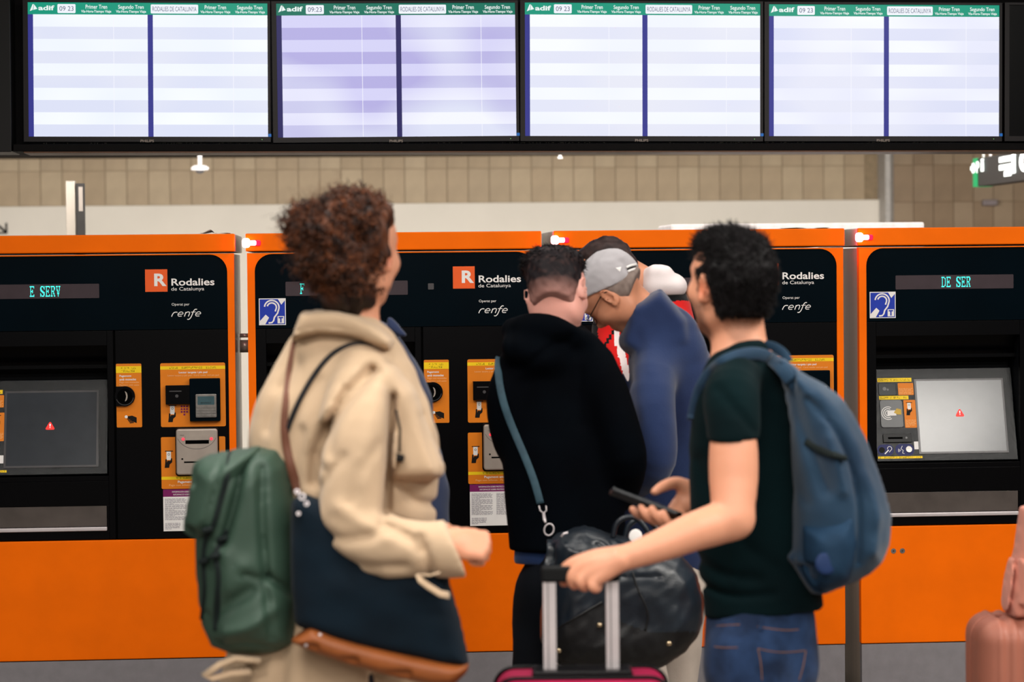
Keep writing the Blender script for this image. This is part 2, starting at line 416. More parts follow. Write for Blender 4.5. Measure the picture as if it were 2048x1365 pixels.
    b.flat(rrtri(cx, cz, 0.0175, 0.004), -0.0034, M_['redtri'])
    b.flat([(cx-.0011, cz-.001), (cx+.0011, cz-.001), (cx+.002, cz+.0085), (cx-.002, cz+.0085)], -0.0038, M_['whitelit']); b.disc(cx, cz-.005, .0017, -0.0038, M_['whitelit'], n=8)
    b.build('touchscreen', con)
    b = MB(); b.rr(.090, .155, zz(1.123), zz(1.168), .006, -.003, M_['fascia'], .001); b.disc(.112, zz(1.147), .007, -.0034, M_['pad'], n=12)
    b.disc(.124, zz(1.144), .004, -.0034, M_['frame'], n=12); b.build('scanner_window', con, bevel=.001)
    b = MB(); b.rr(.090, .174, zz(1.006), zz(1.106), .010, -.005, M_['pad'], .001)
    for r_ in (.010, .017, .024): b.arc(.119, zz(1.058), r_, 60, 300, .0028, -.0055, M_['white'], 14)
    b.flat([(.116, zz(1.049)), (.149, zz(1.049)), (.149, zz(1.068)), (.116, zz(1.068))], -.0058, M_['white'])
    b.flat([(.140, zz(1.060)), (.152, zz(1.075)), (.168, zz(1.071)), (.168, zz(1.052)), (.152, zz(1.053))], -.0062, mat('sand print', (205, 170, 80), .6, .2))
    b.build('contactless_pad', con, bevel=.001)
    b = MB(); S_ = M_['sticker']
    b.rr(.180, .224, zz(1.005), zz(1.106), .003, -.0008, S_)
    tiny_lines(b, .183, .221, zz(1.035), zz(1.008), 6, M_['pale'], -.0012, 3); hand_icon(b, .199, zz(1.072), 0.8, -.0013)
    b.build('card_hint_sticker', con); b = MB()
    b.rr(.163, .221, zz(1.124), zz(1.168), .003, -.0008, S_); tiny_lines(b, .166, .218, zz(1.150), zz(1.126), 5, M_['pale'], -.0012, 4)
    b.build('scan_hint_sticker', con)
    for x0_, x1_, zq, h_ in ((.088, .216, 1.1795, .015), (.090, .200, 1.115, .014), (.071, .236, .899, .0085)):
        b = MB(); b.flat([(x0_, zz(zq)-h_/2), (x1_, zz(zq)-h_/2), (x1_, zz(zq)+h_/2), (x0_, zz(zq)+h_/2)], -.0008, M_['yellow'])
        braille(b, x0_+.006, x1_-.008, zz(zq), -.0013, int(zq*999)); b.build('braille_sticker', con)
    b = MB(); b.rr(.094, .200, zz(.952), zz(.983), .003, -.007, M_['black'], .001); b.flat([(.112, zz(.964)), (.166, zz(.964)), (.166, zz(.971)), (.112, zz(.971))], -.0076, M_['gap'])
    b.disc(.180, zz(.968), .004, -.0076, M_['frame'], n=10); b.build('card_slot', con, bevel=.001)
    b = MB(); nv = mat('navy print', (24, 30, 92), .5, .3)
    b.rr(.070, .131, zz(.906), zz(.946), .019, -.0008, nv); b.disc(.087, zz(.926), .011, -.002, M_['ink'], 0, n=14)
    b.arc(.116, zz(.931), .008, -40, 200, .002, -.0014, W_, 10); b.stroke([(.097, zz(.912)), (.112, zz(.926))], .004, -.0014, W_); b.stroke([(.121, zz(.926)), (.114, zz(.918))], .002, -.0014, W_)
    b.build('earphone_socket', con)
    b = MB(); b.rr(.137, .207, zz(.905), zz(.947), .020, -.0008, nv); b.disc(.187, zz(.927), .0115, -.006, M_['keys'], 0, n=16)
    b.stroke([(.164, zz(.940)), (.158, zz(.930)), (.166, zz(.924)), (.163, zz(.914)), (.170, zz(.912))], .002, -.0014, W_)
    for r_ in (.005, .009, .013): b.arc(.161, zz(.924), r_, 150, 210, .0015, -.0014, W_, 6)
    b.build('speech_button', con)
    b = MB(); b.text('1', .208, .230, zz(.927), zz(.955), -.0012, W_, bold=.05); b.build('number_print', con)
    # ticket tray
    b = MB(); b.box(t0, t1, .16, .165, tz0, tz1, D); b.box(t0, t1, .024, .16, tz0-.002, tz0, D); b.box(t0, t1, .024, .16, tz1, tz1+.002, D); b.build('tray_well', root)
    b = MB(); b.box(t0+.001, t1-.001, .006, .010, tz0+.016, tz1-.001, M_['smoke']); b.build('tray_flap', root, bevel=.001)
    b = MB(); b.box(t0, t1, -.006, .014, tz0, tz0+.014, M_['alu']); b.build('tray_lip', root, bevel=.003)
    # coin sticker and coin slot
    b = MB(); y = .0033; b.rr(.629, .719, 1.051, 1.279, .004, y, S_)
    b.flat([(.629, 1.246), (.719, 1.246), (.719, 1.270), (.629, 1.270)], y-.0005, M_['yellow'])
    braille(b, .648, .706, 1.263, y-.001, 3); braille(b, .648, .694, 1.253, y-.001, 5)
    b.text('Pagament', .641, .683, 1.230, 1.239, y-.0006, W_, bold=.02); b.text('amb monedes', .641, .700, 1.219, 1.227, y-.0006, W_, bold=.02)
    b.text('Pago con monedas', .641, .710, 1.208, 1.2155, y-.0006, M_['pale']); b.text('Payment with coins', .641, .710, 1.198, 1.2055, y-.0006, M_['pale'])
    coin_hand(b, .674, 1.082, y-.0006); b.build('coin_sticker', root)
    b = MB(); b.disc(.660, 1.163, .036, -.010, M_['black'], .003, n=28); b.box(.6285, .662, -.010, .003, 1.128, 1.198, M_['black'])
    b.disc(.660, 1.163, .027, -.0105, M_['gap'], n=24); b.arc(.660, 1.163, .031, 200, 350, .002, -.011, M_['frame'], 16)
    P = [(.660+.010*math.cos(t), 1.163+.018*math.sin(t)) for t in np.radians(np.linspace(-90, 90, 10))]+[(.663, 1.163+.010), (.665, 1.163), (.663, 1.163-.010)]
    b.flat(P, -.0112, M_['champ']); b.build('coin_slot', root)
    # card reader panel
    b = MB(); b.rr(.786, 1.017, 1.050, 1.279, .006, y, S_); b.flat([(.786, 1.256), (1.017, 1.256), (1.017, 1.268), (.786, 1.268)], y-.0005, M_['yellow'])
    braille(b, .820, .990, 1.262, y-.001, 9)
    b.text('Lector targeta i pin pad', .852, .953, 1.240, 1.249, y-.0006, W_, bold=.02)
    b.text('Lector tarjeta y pin pad · Card reader and pin pad', .812, .994, 1.230, 1.2375, y-.0006, M_['pale'])
    hand_icon(b, .826, 1.096, 1.0, y-.0006)
    for i in range(3):
        for j in range(4):
            if j == 0 and i != 1: continue
            q = (.857+i*.0095, 1.091+j*.0098); b.flat([(q[0], q[1]), (q[0]+.0062, q[1]), (q[0]+.0062, q[1]+.0062), (q[0], q[1]+.0062)], y-.0006, M_['purple'])
    b.build('card_sticker', root)
    b = MB(); b.box(.805, .892, -.020, .003, 1.132, 1.200, M_['black']); b.box(.818, .862, -.0215, -.019, 1.177, 1.181, M_['frame'])
    b.disc(.845, 1.162, .006, -.0206, M_['frame'], n=10); b.build('card_reader', root, bevel=.002)
    pp = MB(); pp.rr(.890, .999, 1.070, 1.224, .004, -.022, M_['fascia'], .003); pin = pp.build('pin_pad', root, bevel=.003)
    b = MB(); b.rr(.911, .986, 1.084, 1.168, .004, -.028, M_['keys'], -.022); b.build('key_plate', pin, bevel=.002)
    b = MB(); b.rr(.919, .978, 1.130, 1.160, .002, -.0285, M_['lcd']); b.text('BENVINGUT', .930, .967, 1.134, 1.1395, -.0288, M_['ink']); b.build('pin_display', pin)
    for i in range(4):
        for j in range(4):
            b = MB(); b.box(.914+i*.0178, .929+i*.0178, -.031, -.028, 1.089+j*.0098, 1.096+j*.0098, M_['keys']); b.build('key', pin)
    # banknote panel, acceptor
    b = MB(); b.rr(.785, 1.014, .828, 1.014, .005, y, S_); b.flat([(.785, .861), (1.014, .861), (1.014, .872), (.785, .872)], y-.0005, M_['yellow'])
    braille(b, .838, .905, .8665, y-.001, 12); b.text('Pagament amb bitllets', .843, .960, .846, .857, y-.0006, W_, bold=.02)
    b.text('Pago con billetes · Payment with notes', .812, .994, .836, .8445, y-.0006, M_['pale']); hand_icon(b, .811, .932, 1.0, y-.0006)
    b.build('note_sticker', root)
    b = MB(); b.rr(.836, .992, .874, 1.048, .012, -.006, M_['black'], .003); na = b.build('note_acceptor', root, bevel=.002)
    b = MB(); b.rr(.840, .988, .880, 1.044, .010, -.030, M_['champ'], -.006); b.arc(.914, 1.030, .072, 200, 340, .0012, -.0305, M_['frame'], 18, rz=.058)
    b.text('VALID', .855, .869, 1.020, 1.024, -.0305, M_['frame']); b.disc(.862, .937, .0035, -.0306, M_['ink'], n=10); b.build('acceptor_cover', na, bevel=.005, seg=3)
    b = MB(); b.box(.874, .957, -.0312, -.022, .991, 1.019, M_['gap']); b.box(.874, .957, -.034, -.026, 1.004, 1.019, M_['champ']); b.build('note_mouth', na)
    b = MB(); b.box(.868, .960, -.0312, -.028, .923, .928, M_['gap']); b.build('receipt_slot', na)
    for x_ in (.866, .966):
        b = MB(); b.disc(x_, 1.008, .0052, -.0325, M_['ledr'], -.029, n=12); b.build('indicator_light', na)
    # data protection notice
    b = MB(); yn = .0030; b.flat([(.790, .676), (.962, .676), (.962, .826), (.790, .826)], yn, W_); b.flat([(.790, .800), (.962, .800), (.962, .826), (.790, .826)], yn-.0005, M_['purple'])
    b.text('INFORMACIÓN SOBRE PROTECCIÓN DE DATOS', .822, .955, .8145, .8215, yn-.001, W_); b.text('INFORMACIÓ SOBRE PROTECCIÓ DE DADES', .826, .955, .8045, .8115, yn-.001, W_)
    tx = mat('small print', (110, 100, 120), .6, .2)
    tiny_lines(b, .796, .872, .794, .715, 22, tx, yn-.0006, 1); tiny_lines(b, .796, .850, .706, .682, 6, tx, yn-.0006, 8); tiny_lines(b, .886, .955, .794, .715, 22, tx, yn-.0006, 2)
    b.build('notice', root)
    # lower door and plinth
    b = MB(); b.box(0, MW, -.006, .03, ZG+.003, ZB-.002, O); dr = b.build('lower_door', root, bevel=.003)
    for x_ in (.121, .154):
        b = MB(); b.disc(x_, .558, .0095, -.0075, M_['keys'], -.005, n=18); b.disc(x_, .558, .004, -.0078, M_['frame'], n=8); b.build('lock', dr)
    b = MB(); b.box(.002, MW-.002, -.003, .03, .012, ZG, M_['grey']); b.build('base_panel', root, bevel=.002)
    b = MB(); b.box(.01, MW-.01, .03, .70, 0, .02, M_['gap']); b.build('foot', root)
    # red status lamp at the upper left corner of the cap
    b = MB(); b.rr(-.002, .050, 1.696, 1.716, .006, -.018, M_['lampred'], -.011); b.rr(-.016, .012, 1.689, 1.723, .010, -.028, M_['lampcore'], -.0181); b.rr(.008, .034, 1.697, 1.715, .006, -.026, M_['lampcore'], -.0181); b.build('status_lamp', root, bevel=.002)
    return root

def rrtri(cx, cz, s, r):
    P = []
    for k, a in enumerate((90, 210, 330)):
        px, pz = cx+(s-r)*math.cos(math.radians(a)), cz-.002+(s-r)*math.sin(math.radians(a))
        for i in range(5):
            t = math.radians(a-60+120*i/4); P.append((px+r*math.cos(t), pz+r*math.sin(t)))
    return P

MX = (-1.390, -0.290, 0.817, 1.928)
lab = ['orange and black ticket machine at far left with grey screen showing a red warning triangle',
       'orange and black ticket machine behind the woman in the trench coat',
       'orange and black ticket machine mostly hidden behind the three men',
       'orange and black ticket machine at far right with bright reflections on its screen']
mach0 = make_machine(); MACH = [mach0]
for i in range(1, 4): MACH.append(dup_tree(mach0))
for i, mch in enumerate(MACH):
    mch.location = (MX[i], 9.0, 0); tag(mch, lab[i], 'ticket machine', 'row of ticket machines')
def led_on(i, txt, x0, clip=None):
    b = MB(); led_text(b, txt, x0, 1.5405, 0.038, -.0002, clip)
    disp = [c for c in MACH[i].children if c.name.startswith('text_display')][0]
    tag(b.build('led_letters', disp), kind='stuff')
led_on(0, 'DE SERV', 0.311, (0.329, 0.6)); led_on(0, 'A', 0.166)
led_on(1, 'F', 0.188); led_on(3, 'DE SER', 0.306, (0.30, 0.4145))
led_on(2, 'SER', 0.30)
b = MB(); b.rr(.647, .668, 1.533, 1.555, .002, .0008, M_['frame'], .004); b.build('sensor_window', MACH[1])
# lamps throw a little red light on what stands beside them
for i in (0, 1, 2, 3):
    l = bpy.data.lights.new('red_glow', 'POINT'); l.energy = 0.6; l.color = (1, .04, .12); l.shadow_soft_size = .01
    o = bpy.data.objects.new('red_glow', l); COL.objects.link(o); o.location = (MX[i]-.022, 8.985, 1.706)
# torn papers lying on the left machine, and a paper hanging over the third
def paper(name, x0, x1, y0, y1, z, lift, label):
    b = MB(); n = 8; vs = []
    for i in range(n+1):
        for j in range(3):
            u = i/n; vs.append((x0+(x1-x0)*u, y0+(y1-y0)*j/2, z+lift*math.exp(-((u-.35)/.12)**2)*(1-.3*j)+.0015*math.sin(9*u+j)))
    fs = [(i*3+j, (i+1)*3+j, (i+1)*3+j+1, i*3+j+1) for i in range(n) for j in range(2)]
    b.add(vs, fs, M_['white']); o = b.build(name, smooth=True); so = o.modifiers.new('t', 'SOLIDIFY'); so.thickness = .0006
    tag(o, label, 'paper'); return o
paper('folded_paper', -.46, -.35, 9.02, 9.12, MTOP+.003, .016, 'crumpled white paper on top of the far left ticket machine')
paper('paper_sheet', 1.66, 1.83, 9.03, 9.14, MTOP+.003, .002, 'flat thin paper sheet on top of the third ticket machine')
# ------------------------------------------------------------------ the hall
flo = MB(); flo.box(-14, 14, -6, 23, -0.1, 0, mat('polished stone floor', (120, 112, 104), .25, .5, var=.08, vscale=3)); tag(flo.build('floor'), kind='structure')
CD = mat('dark ceiling metal', (30, 24, 20), .7, .2)
c_ = MB(); c_.box(-14, 14, 11.5, 22.3, 2.66, 2.9, CD); tag(c_.build('ceiling'), kind='structure')
c_ = MB(); c_.box(-14, 14, -6, 11.5, 3.30, 3.4, mat('hall ceiling', (44, 42, 40), .8, .2)); tag(c_.build('ceiling'), kind='structure')
YW = 22.0
GR = mat('tile joint', (142, 124, 100), .9, .1); WHW = mat('cream wall panel', (214, 206, 194), .7, .2, var=.02, vscale=2)
ztb = hit(900, 407, YW)[2]                                     # lower edge of the tiled band
wb = MB(); wb.box(-6.5, 4.95, YW, YW+.3, 0, 2.9, GR); wall = wb.build('wall_back'); tag(wall, kind='structure')
b = MB(); b.box(-6.5, 4.95, YW-.05, YW-.002, 0, ztb, WHW); b.build('wall_panel', wall)
tm = [mat('beige stone tile %d' % i, c, .55, .3, var=.05, vscale=5) for i, c in enumerate([(168, 147, 119), (163, 142, 114), (174, 154, 126), (166, 146, 119)])]
TWd = 0.186
def tile_mesh(w, h, m):
    b = MB(); b.box(-w/2+.003, w/2-.003, -.014, 0, -h/2+.003, h/2-.003, m); o = b.build('tile'); me = o.data; bpy.data.objects.remove(o); return me
zrow = hit(400, 341, YW)[2]
rows = [(ztb, zrow), (zrow, zrow+(zrow-ztb))]
meshes = [[tile_mesh(TWd, z1-z0, m) for m in tm] for z0, z1 in rows]
nT = 0
for r_, (z0, z1) in enumerate(rows):
    k = 0; x = -3.6+.0
    while x < 4.95-TWd:
        o = bpy.data.objects.new('tile', meshes[r_][rnd.choice((0, 0, 1, 1, 2, 3))]); COL.objects.link(o); o.parent = wall
        o.location = (x+TWd/2, YW-.001, (z0+z1)/2); x += TWd; nT += 1
# darker metal edge over the tiles
b = MB(); b.box(-14, 4.9, YW-.4, YW, hit(900, 313, YW)[2], 2.66, CD); tag(b.build('trim_1'), kind='structure')
# pilaster and the nearer wall at the right
YR = 21.75
xp = hit(1768, 400, YR)[0]; xq = hit(1786, 400, YR)[0]
b = MB(); b.box(xp, xp+.045, YR-.06, YW, 0, 2.66, mat('grey pilaster', (178, 172, 166), .5, .3)); b.box(xp+.048, xq, YR-.02, YR+.1, 0, 2.66, mat('grey pilaster dark', (140, 132, 124), .5, .3)); tag(b.build('trim_2'), kind='structure')
wr = MB(); wr.box(xq, 12, YR, YR+.3, 0, 2.66, GR); wallr = wr.build('wall_right'); tag(wallr, kind='structure')
wr.mats[0] = mat('brown joint', (118, 98, 77), .9, .1); wallr.data.materials[0] = wr.mats[0]
TW2 = hit(1906, 400, YR)[0]-hit(1866, 400, YR)[0]; zz0 = hit(1900, 404, YR)[2]; TH2 = hit(1900, 330, YR)[2]-zz0
tm2 = [mat('brown stone tile %d' % i, c, .55, .3, var=.06, vscale=4) for i, c in enumerate([(140, 118, 94), (134, 112, 88), (146, 125, 101)])]
me2 = [tile_mesh(TW2, TH2, m) for m in tm2]
for r_ in range(-2, 4):
    for c in range(9):
        o = bpy.data.objects.new('tile', rnd.choice(me2)); COL.objects.link(o); o.parent = wallr
        o.location = (xq+TW2*(c+.5), YR-.001, zz0+TH2*(r_+.5))
# emergency light on that wall
p = hit(1976, 406, YR); b = MB(); b.box(p[0]-.065, p[0]+.065, YR-.09, YR-.015, p[2]-.026, p[2]+.026, mat('grey lilac plastic', (128, 116, 116), .5, .3)); o = b.build('emergency_light', bevel=.01)
tag(o, 'small grey emergency light box on the brown tiled wall at right', 'light')
# black arrow on the cream panel at the far left
A_ = [hit(x, y, YW-.055) for x, y in ((-14, 468), (15, 468), (13.5, 447), (-4, 448))]
b = MB(); K_ = M_['ink']; x1 = A_[1][0]; z1 = A_[1][2]; s = .12
b.box(x1-s, x1, YW-.062, YW-.054, z1, z1+.016, K_); b.box(x1-.016, x1, YW-.062, YW-.054, z1, z1+.095, K_)
b.prism([(x1-.105, z1+.083), (x1-.018, z1-.0+.006), (x1-.004, z1+.02), (x1-.09, z1+.098)], YW-.062, YW-.054, K_)
tag(b.build('arrow_mark', None), 'black arrow on the cream wall panel at the far left', 'sign')
# white box behind the machines
p0 = hit(1342, 449, 12.6); p1 = hit(1849, 449, 12.6)
b = MB(); b.box(p0[0], p1[0], 12.6, 13.1, 0, p0[2], mat('white metal', (226, 216, 214), .5, .3)); o = b.build('white_cabinet', bevel=.01); tag(o, 'long white metal cabinet standing behind the right machines', 'cabinet')
# steel post with a dark side
p0 = hit(131, 362, 12.5); r0_ = empty('info_post', (p0[0], 12.5, 0)); tag(r0_, 'tall steel and dark post standing behind the far left machine', 'post')
zt = p0[2]; b = MB(); b.box(0, .045, 0, .06, 0, zt, M_['steel']); b.build('steel_profile', r0_, bevel=.004)
b = MB(); b.box(.048, .090, .012, .05, 0, zt-.012, mat('dark sign side', (52, 48, 46), .5, .3)); sp = b.build('dark_panel', r0_, bevel=.003)
b = MB(); b.box(.062, .082, .009, .012, zt-.15, zt-.03, M_['champ']); b.build('label_strip', sp)
# ceiling-hung camera, downlight, bracket
p = hit(400, 334, 16); zc_ = p[2]; r0_ = empty('ceiling_camera', (p[0], 16, zc_)); WP_ = mat('white plastic', (206, 200, 198), .4, .3)
tag(r0_, 'white dome camera hanging on a stem from the dark ceiling', 'camera')
b = MB(); b.tube([(0, 0, .0), (0, 0, 2.66-zc_)], .014, WP_, 12); b.build('stem', r0_, smooth=True)
b = MB(); prof = [(.0, .012), (.035, .010), (.055, -.002), (.058, -.016), (.048, -.024)]; n = 20
vs = [(r_*math.cos(t*2*math.pi/n), r_*math.sin(t*2*math.pi/n), z) for r_, z in prof for t in range(n)]
b.add(vs, [(i*n+k, i*n+(k+1) % n, (i+1)*n+(k+1) % n, (i+1)*n+k)[::-1] for i in range(len(prof)-1) for k in range(n)]+[tuple((len(prof)-1)*n+k for k in range(n-1, -1, -1))], WP_); b.build('camera_body', r0_, smooth=True)
b = MB(); vs = [(.03*math.cos(a)*math.cos(t), .03*math.cos(a)*math.sin(t), -.022-.022*math.sin(a)) for a in np.linspace(0, 1.5, 5) for t in np.linspace(0, 2*math.pi, 17)[:-1]]
b.add(vs, [(i*16+k, i*16+(k+1) % 16, (i+1)*16+(k+1) % 16, (i+1)*16+k) for i in range(4) for k in range(16)], M_['frame']); b.build('dome', r0_, smooth=True)
p = hitz(285, 309, 2.655) if False else hit(285, 308, 21.2)
b = MB(); nn = 20
vs = [(.055*math.cos(t), .055*math.sin(t), 0) for t in np.linspace(0, 2*math.pi, nn+1)[:-1]]+[(.055*math.cos(t), .055*math.sin(t), .03) for t in np.linspace(0, 2*math.pi, nn+1)[:-1]]
b.add(vs, [tuple(range(nn-1, -1, -1))]+[(i, (i+1) % nn, (i+1) % nn+nn, i+nn) for i in range(nn)], mat('lit lamp', (255, 250, 240), .5, .1, emit=(255, 248, 235), estr=1.0)); o = b.build('downlight'); o.location = (p[0], 21.2, p[2])
tag(o, 'small lit round lamp in the dark ceiling edge, left', 'lamp')
p = hit(1120, 316, 16); b = MB(); b.tube([(p[0], 16, p[2]), (p[0], 16, 2.66)], .008, WP_, 8); b.box(p[0]-.014, p[0]+.014, 15.985, 16.015, p[2]-.004, p[2]+.006, WP_)
tag(b.build('hanging_bracket'), 'thin grey rod hanging from the ceiling beyond the board', 'bracket')

# hanging sign at the right, seen edge on
VPX = 660.0
px_, zs0, zs1 = hit(1947, 350, 16)[0], hit(1955, 374, 16)[2], hit(1955, 318, 16)[2]
sg = empty('hanging_sign', (px_, 16, zs0)); tag(sg, 'dark hanging sign with lit green end and white lettering, top right corner', 'sign')
hS = zs1-zs0
DS = mat('dark sign face', (34, 29, 28), .5, .3, var=.05)
b = MB(); b.box(.004, .10, -2.6, 0, 0, hS, DS); face = b.build('sign_box', sg, bevel=.004)
GL = mat('lit green', (0, 90, 50), .5, .2, emit=(0, 165, 95), estr=.8); WL = mat('lit white lettering', (255, 255, 255), .5, .2, emit=(238, 255, 246), estr=1.35)
def Ys(px): return 16*(1947-VPX)/(px-VPX)-16
def side(poly, m, off=0.0):        # polygon in (y, z) on the face x = 0
    return ([(off, y, z) for y, z in poly], [tuple(range(len(poly)))], m)
def quad(b, y0, y1, z0, z1, m, off=-.002): b.add(*side([(y0, z0), (y1, z0), (y1, z1), (y0, z1)], m, off))
b = MB(); b.box(-.003, .103, Ys(1954), .004, -.001, hS+.001, GL); b.build('green_end', sg)
b = MB(); yA, yB = Ys(1950), Ys(1945)
quad(b, Ys(1951), Ys(1946), hS*.50, hS*.84, WL, -.006); quad(b, Ys(1954), Ys(1943), hS*.60, hS*.74, WL, -.006)
def ytext(b, t, y0, y1, z0, z1):
    v, f = textgeo(t, .03); lo = v.min(0); hi = v.max(0)
    b.add([(-.006, y0+(q[0]-lo[0])/(hi[0]-lo[0])*(y1-y0), z0+(q[1]-lo[1])/(hi[1]-lo[1])*(z1-z0)) for q in v], f, WL)
ytext(b, 'P', Ys(1955), Ys(1960), hS*.48, hS*.88); ytext(b, 'i', Ys(1963.5), Ys(1970), hS*.50, hS*.95)
for k, (a_, c) in enumerate(((2001, .80), (2001, .53), (2011, .30))):
    y = Ys(a_); e_ = Ys(2025)
    while y > e_: quad(b, y-.035, y, hS*(c-.09), hS*(c+.09), WL, -.006); y -= .043
ytext(b, '10', Ys(2027), Ys(2066), hS*.27, hS*1.0-.004)
b.build('lit_lettering', sg)
b = MB()
for q in (1952, 1966): b.tube([(.05, Ys(q), hS), (.05, Ys(q), 2.66-zs0)], .008, WP_, 8)
b.build('hanger_rod', sg, smooth=True)

# ------------------------------------------------------------------ departure board
YS = 9.8; PM = hit(1025, 140, YS)[0]-hit(1024, 140, YS)[0]
DK = mat('board housing', (8, 5, 6), .7, .15, var=.2); LIP = mat('bronze lip', (98, 68, 50), .45, .4, metal=.3)
hb = empty('board_housing', (hit(1030, 302, YS)[0], YS, hit(1030, 302, YS)[2]), (0, .005, 0)); tag(hb, 'black steel housing carrying the row of departure screens', 'housing')
b = MB(); b.box(-2.1, 2.8, .09, .20, .002, .85, DK); b.build('back_panel', hb)
b = MB(); b.box(-1.94, 2.8, -.05, .20, -.002, .026, DK); b.build('ledge', hb, bevel=.002)
b = MB(); b.box(-1.90, 2.8, -.052, .16, -.008, -.0025, LIP); b.build('ledge_lip', hb, bevel=.001)
b = MB(); b.box(-2.3, -1.945, -.06, .20, -.004, .85, mat('side cover', (5, 4, 5), .45, .3)); b.build('side_cover', hb, bevel=.003)
pf = MB(); ho = mat('light seen through perforation', (150, 140, 120), .8, .1)
r = random.Random(4)
for i in range(1500):
    x = r.uniform(-1.85, 1.95)
    band = .5+.5*math.sin(x*9)+.4*math.sin(x*23+1)
    if r.random() > band*.8: continue
    gx = round(x/.0048)*.0048; gz = .031+.0045*r.randrange(0, 3)
    pf.box(gx, gx+.0022, .084, .090, gz, gz+.0022, ho)
for i in range(170):
    z = round(r.uniform(.05, .8)/.0045)*.0045; x = -1.905+.0048*r.randrange(0, 3)
    pf.box(x, x+.002, .084, .090, z, z+.002, ho)
o = pf.build('perforation', hb); tag(o, kind='stuff')

def screen_mat(name, base, alt, edge, seed):
    m = bpy.data.materials.new(name); m.use_nodes = True; nt = m.node_tree; b = nt.nodes['Principled BSDF']; Lk = nt.links.new
    tc = nt.nodes.new('ShaderNodeTexCoord'); mp = nt.nodes.new('ShaderNodeMapping'); mp.inputs['Location'].default_value = (seed, 0, seed*1.7); Lk(tc.outputs['Object'], mp.inputs[0])
    n = nt.nodes.new('ShaderNodeTexNoise'); n.inputs['Scale'].default_value = 2.2; n.inputs['Detail'].default_value = 1; Lk(mp.outputs[0], n.inputs['Vector'])
    mr = nt.nodes.new('ShaderNodeMapRange'); mr.inputs[1].default_value = .38; mr.inputs[2].default_value = .62; Lk(n.outputs['Fac'], mr.inputs[0])
    mx = nt.nodes.new('ShaderNodeMix'); mx.data_type = 'RGBA'; mx.inputs[6].default_value = lin(base); mx.inputs[7].default_value = lin(alt); Lk(mr.outputs[0], mx.inputs[0])
    b.inputs['Base Color'].default_value = (.02, .02, .02, 1); b.inputs['Roughness'].default_value = .3; b.inputs['Specular IOR Level'].default_value = .2
    Lk(mx.outputs[2], b.inputs['Emission Color']); b.inputs['Emission Strength'].default_value = 1.0
    return m
def em(name, c, s=1.0):
    if name in MATS: return MATS[name]
    m = mat(name, tuple(int(x*.15) for x in c), .3, .2, var=0, emit=c, estr=s); return m
TEAL = em('screen teal', (18, 150, 122)); TEAL2 = em('screen dark teal', (12, 112, 92)); NAVY = em('screen navy bar', (52, 54, 138)); NAVY2 = em('screen dark navy bar', (38, 34, 92))
SW = em('screen white text', (235, 246, 244)); SB = em('screen pill', (240, 244, 252)); ST = em('screen slate text', (78, 88, 118)); SLN = em('screen rule', (246, 246, 254)); BZ = mat('screen bezel', (24, 17, 20), .4, .3)
PH = mat('maker print', (176, 160, 150), .5, .3); BLU = em('blue corner sticker', (40, 110, 190), .8); GRN = em('green standby dot', (140, 230, 120), 1.2)
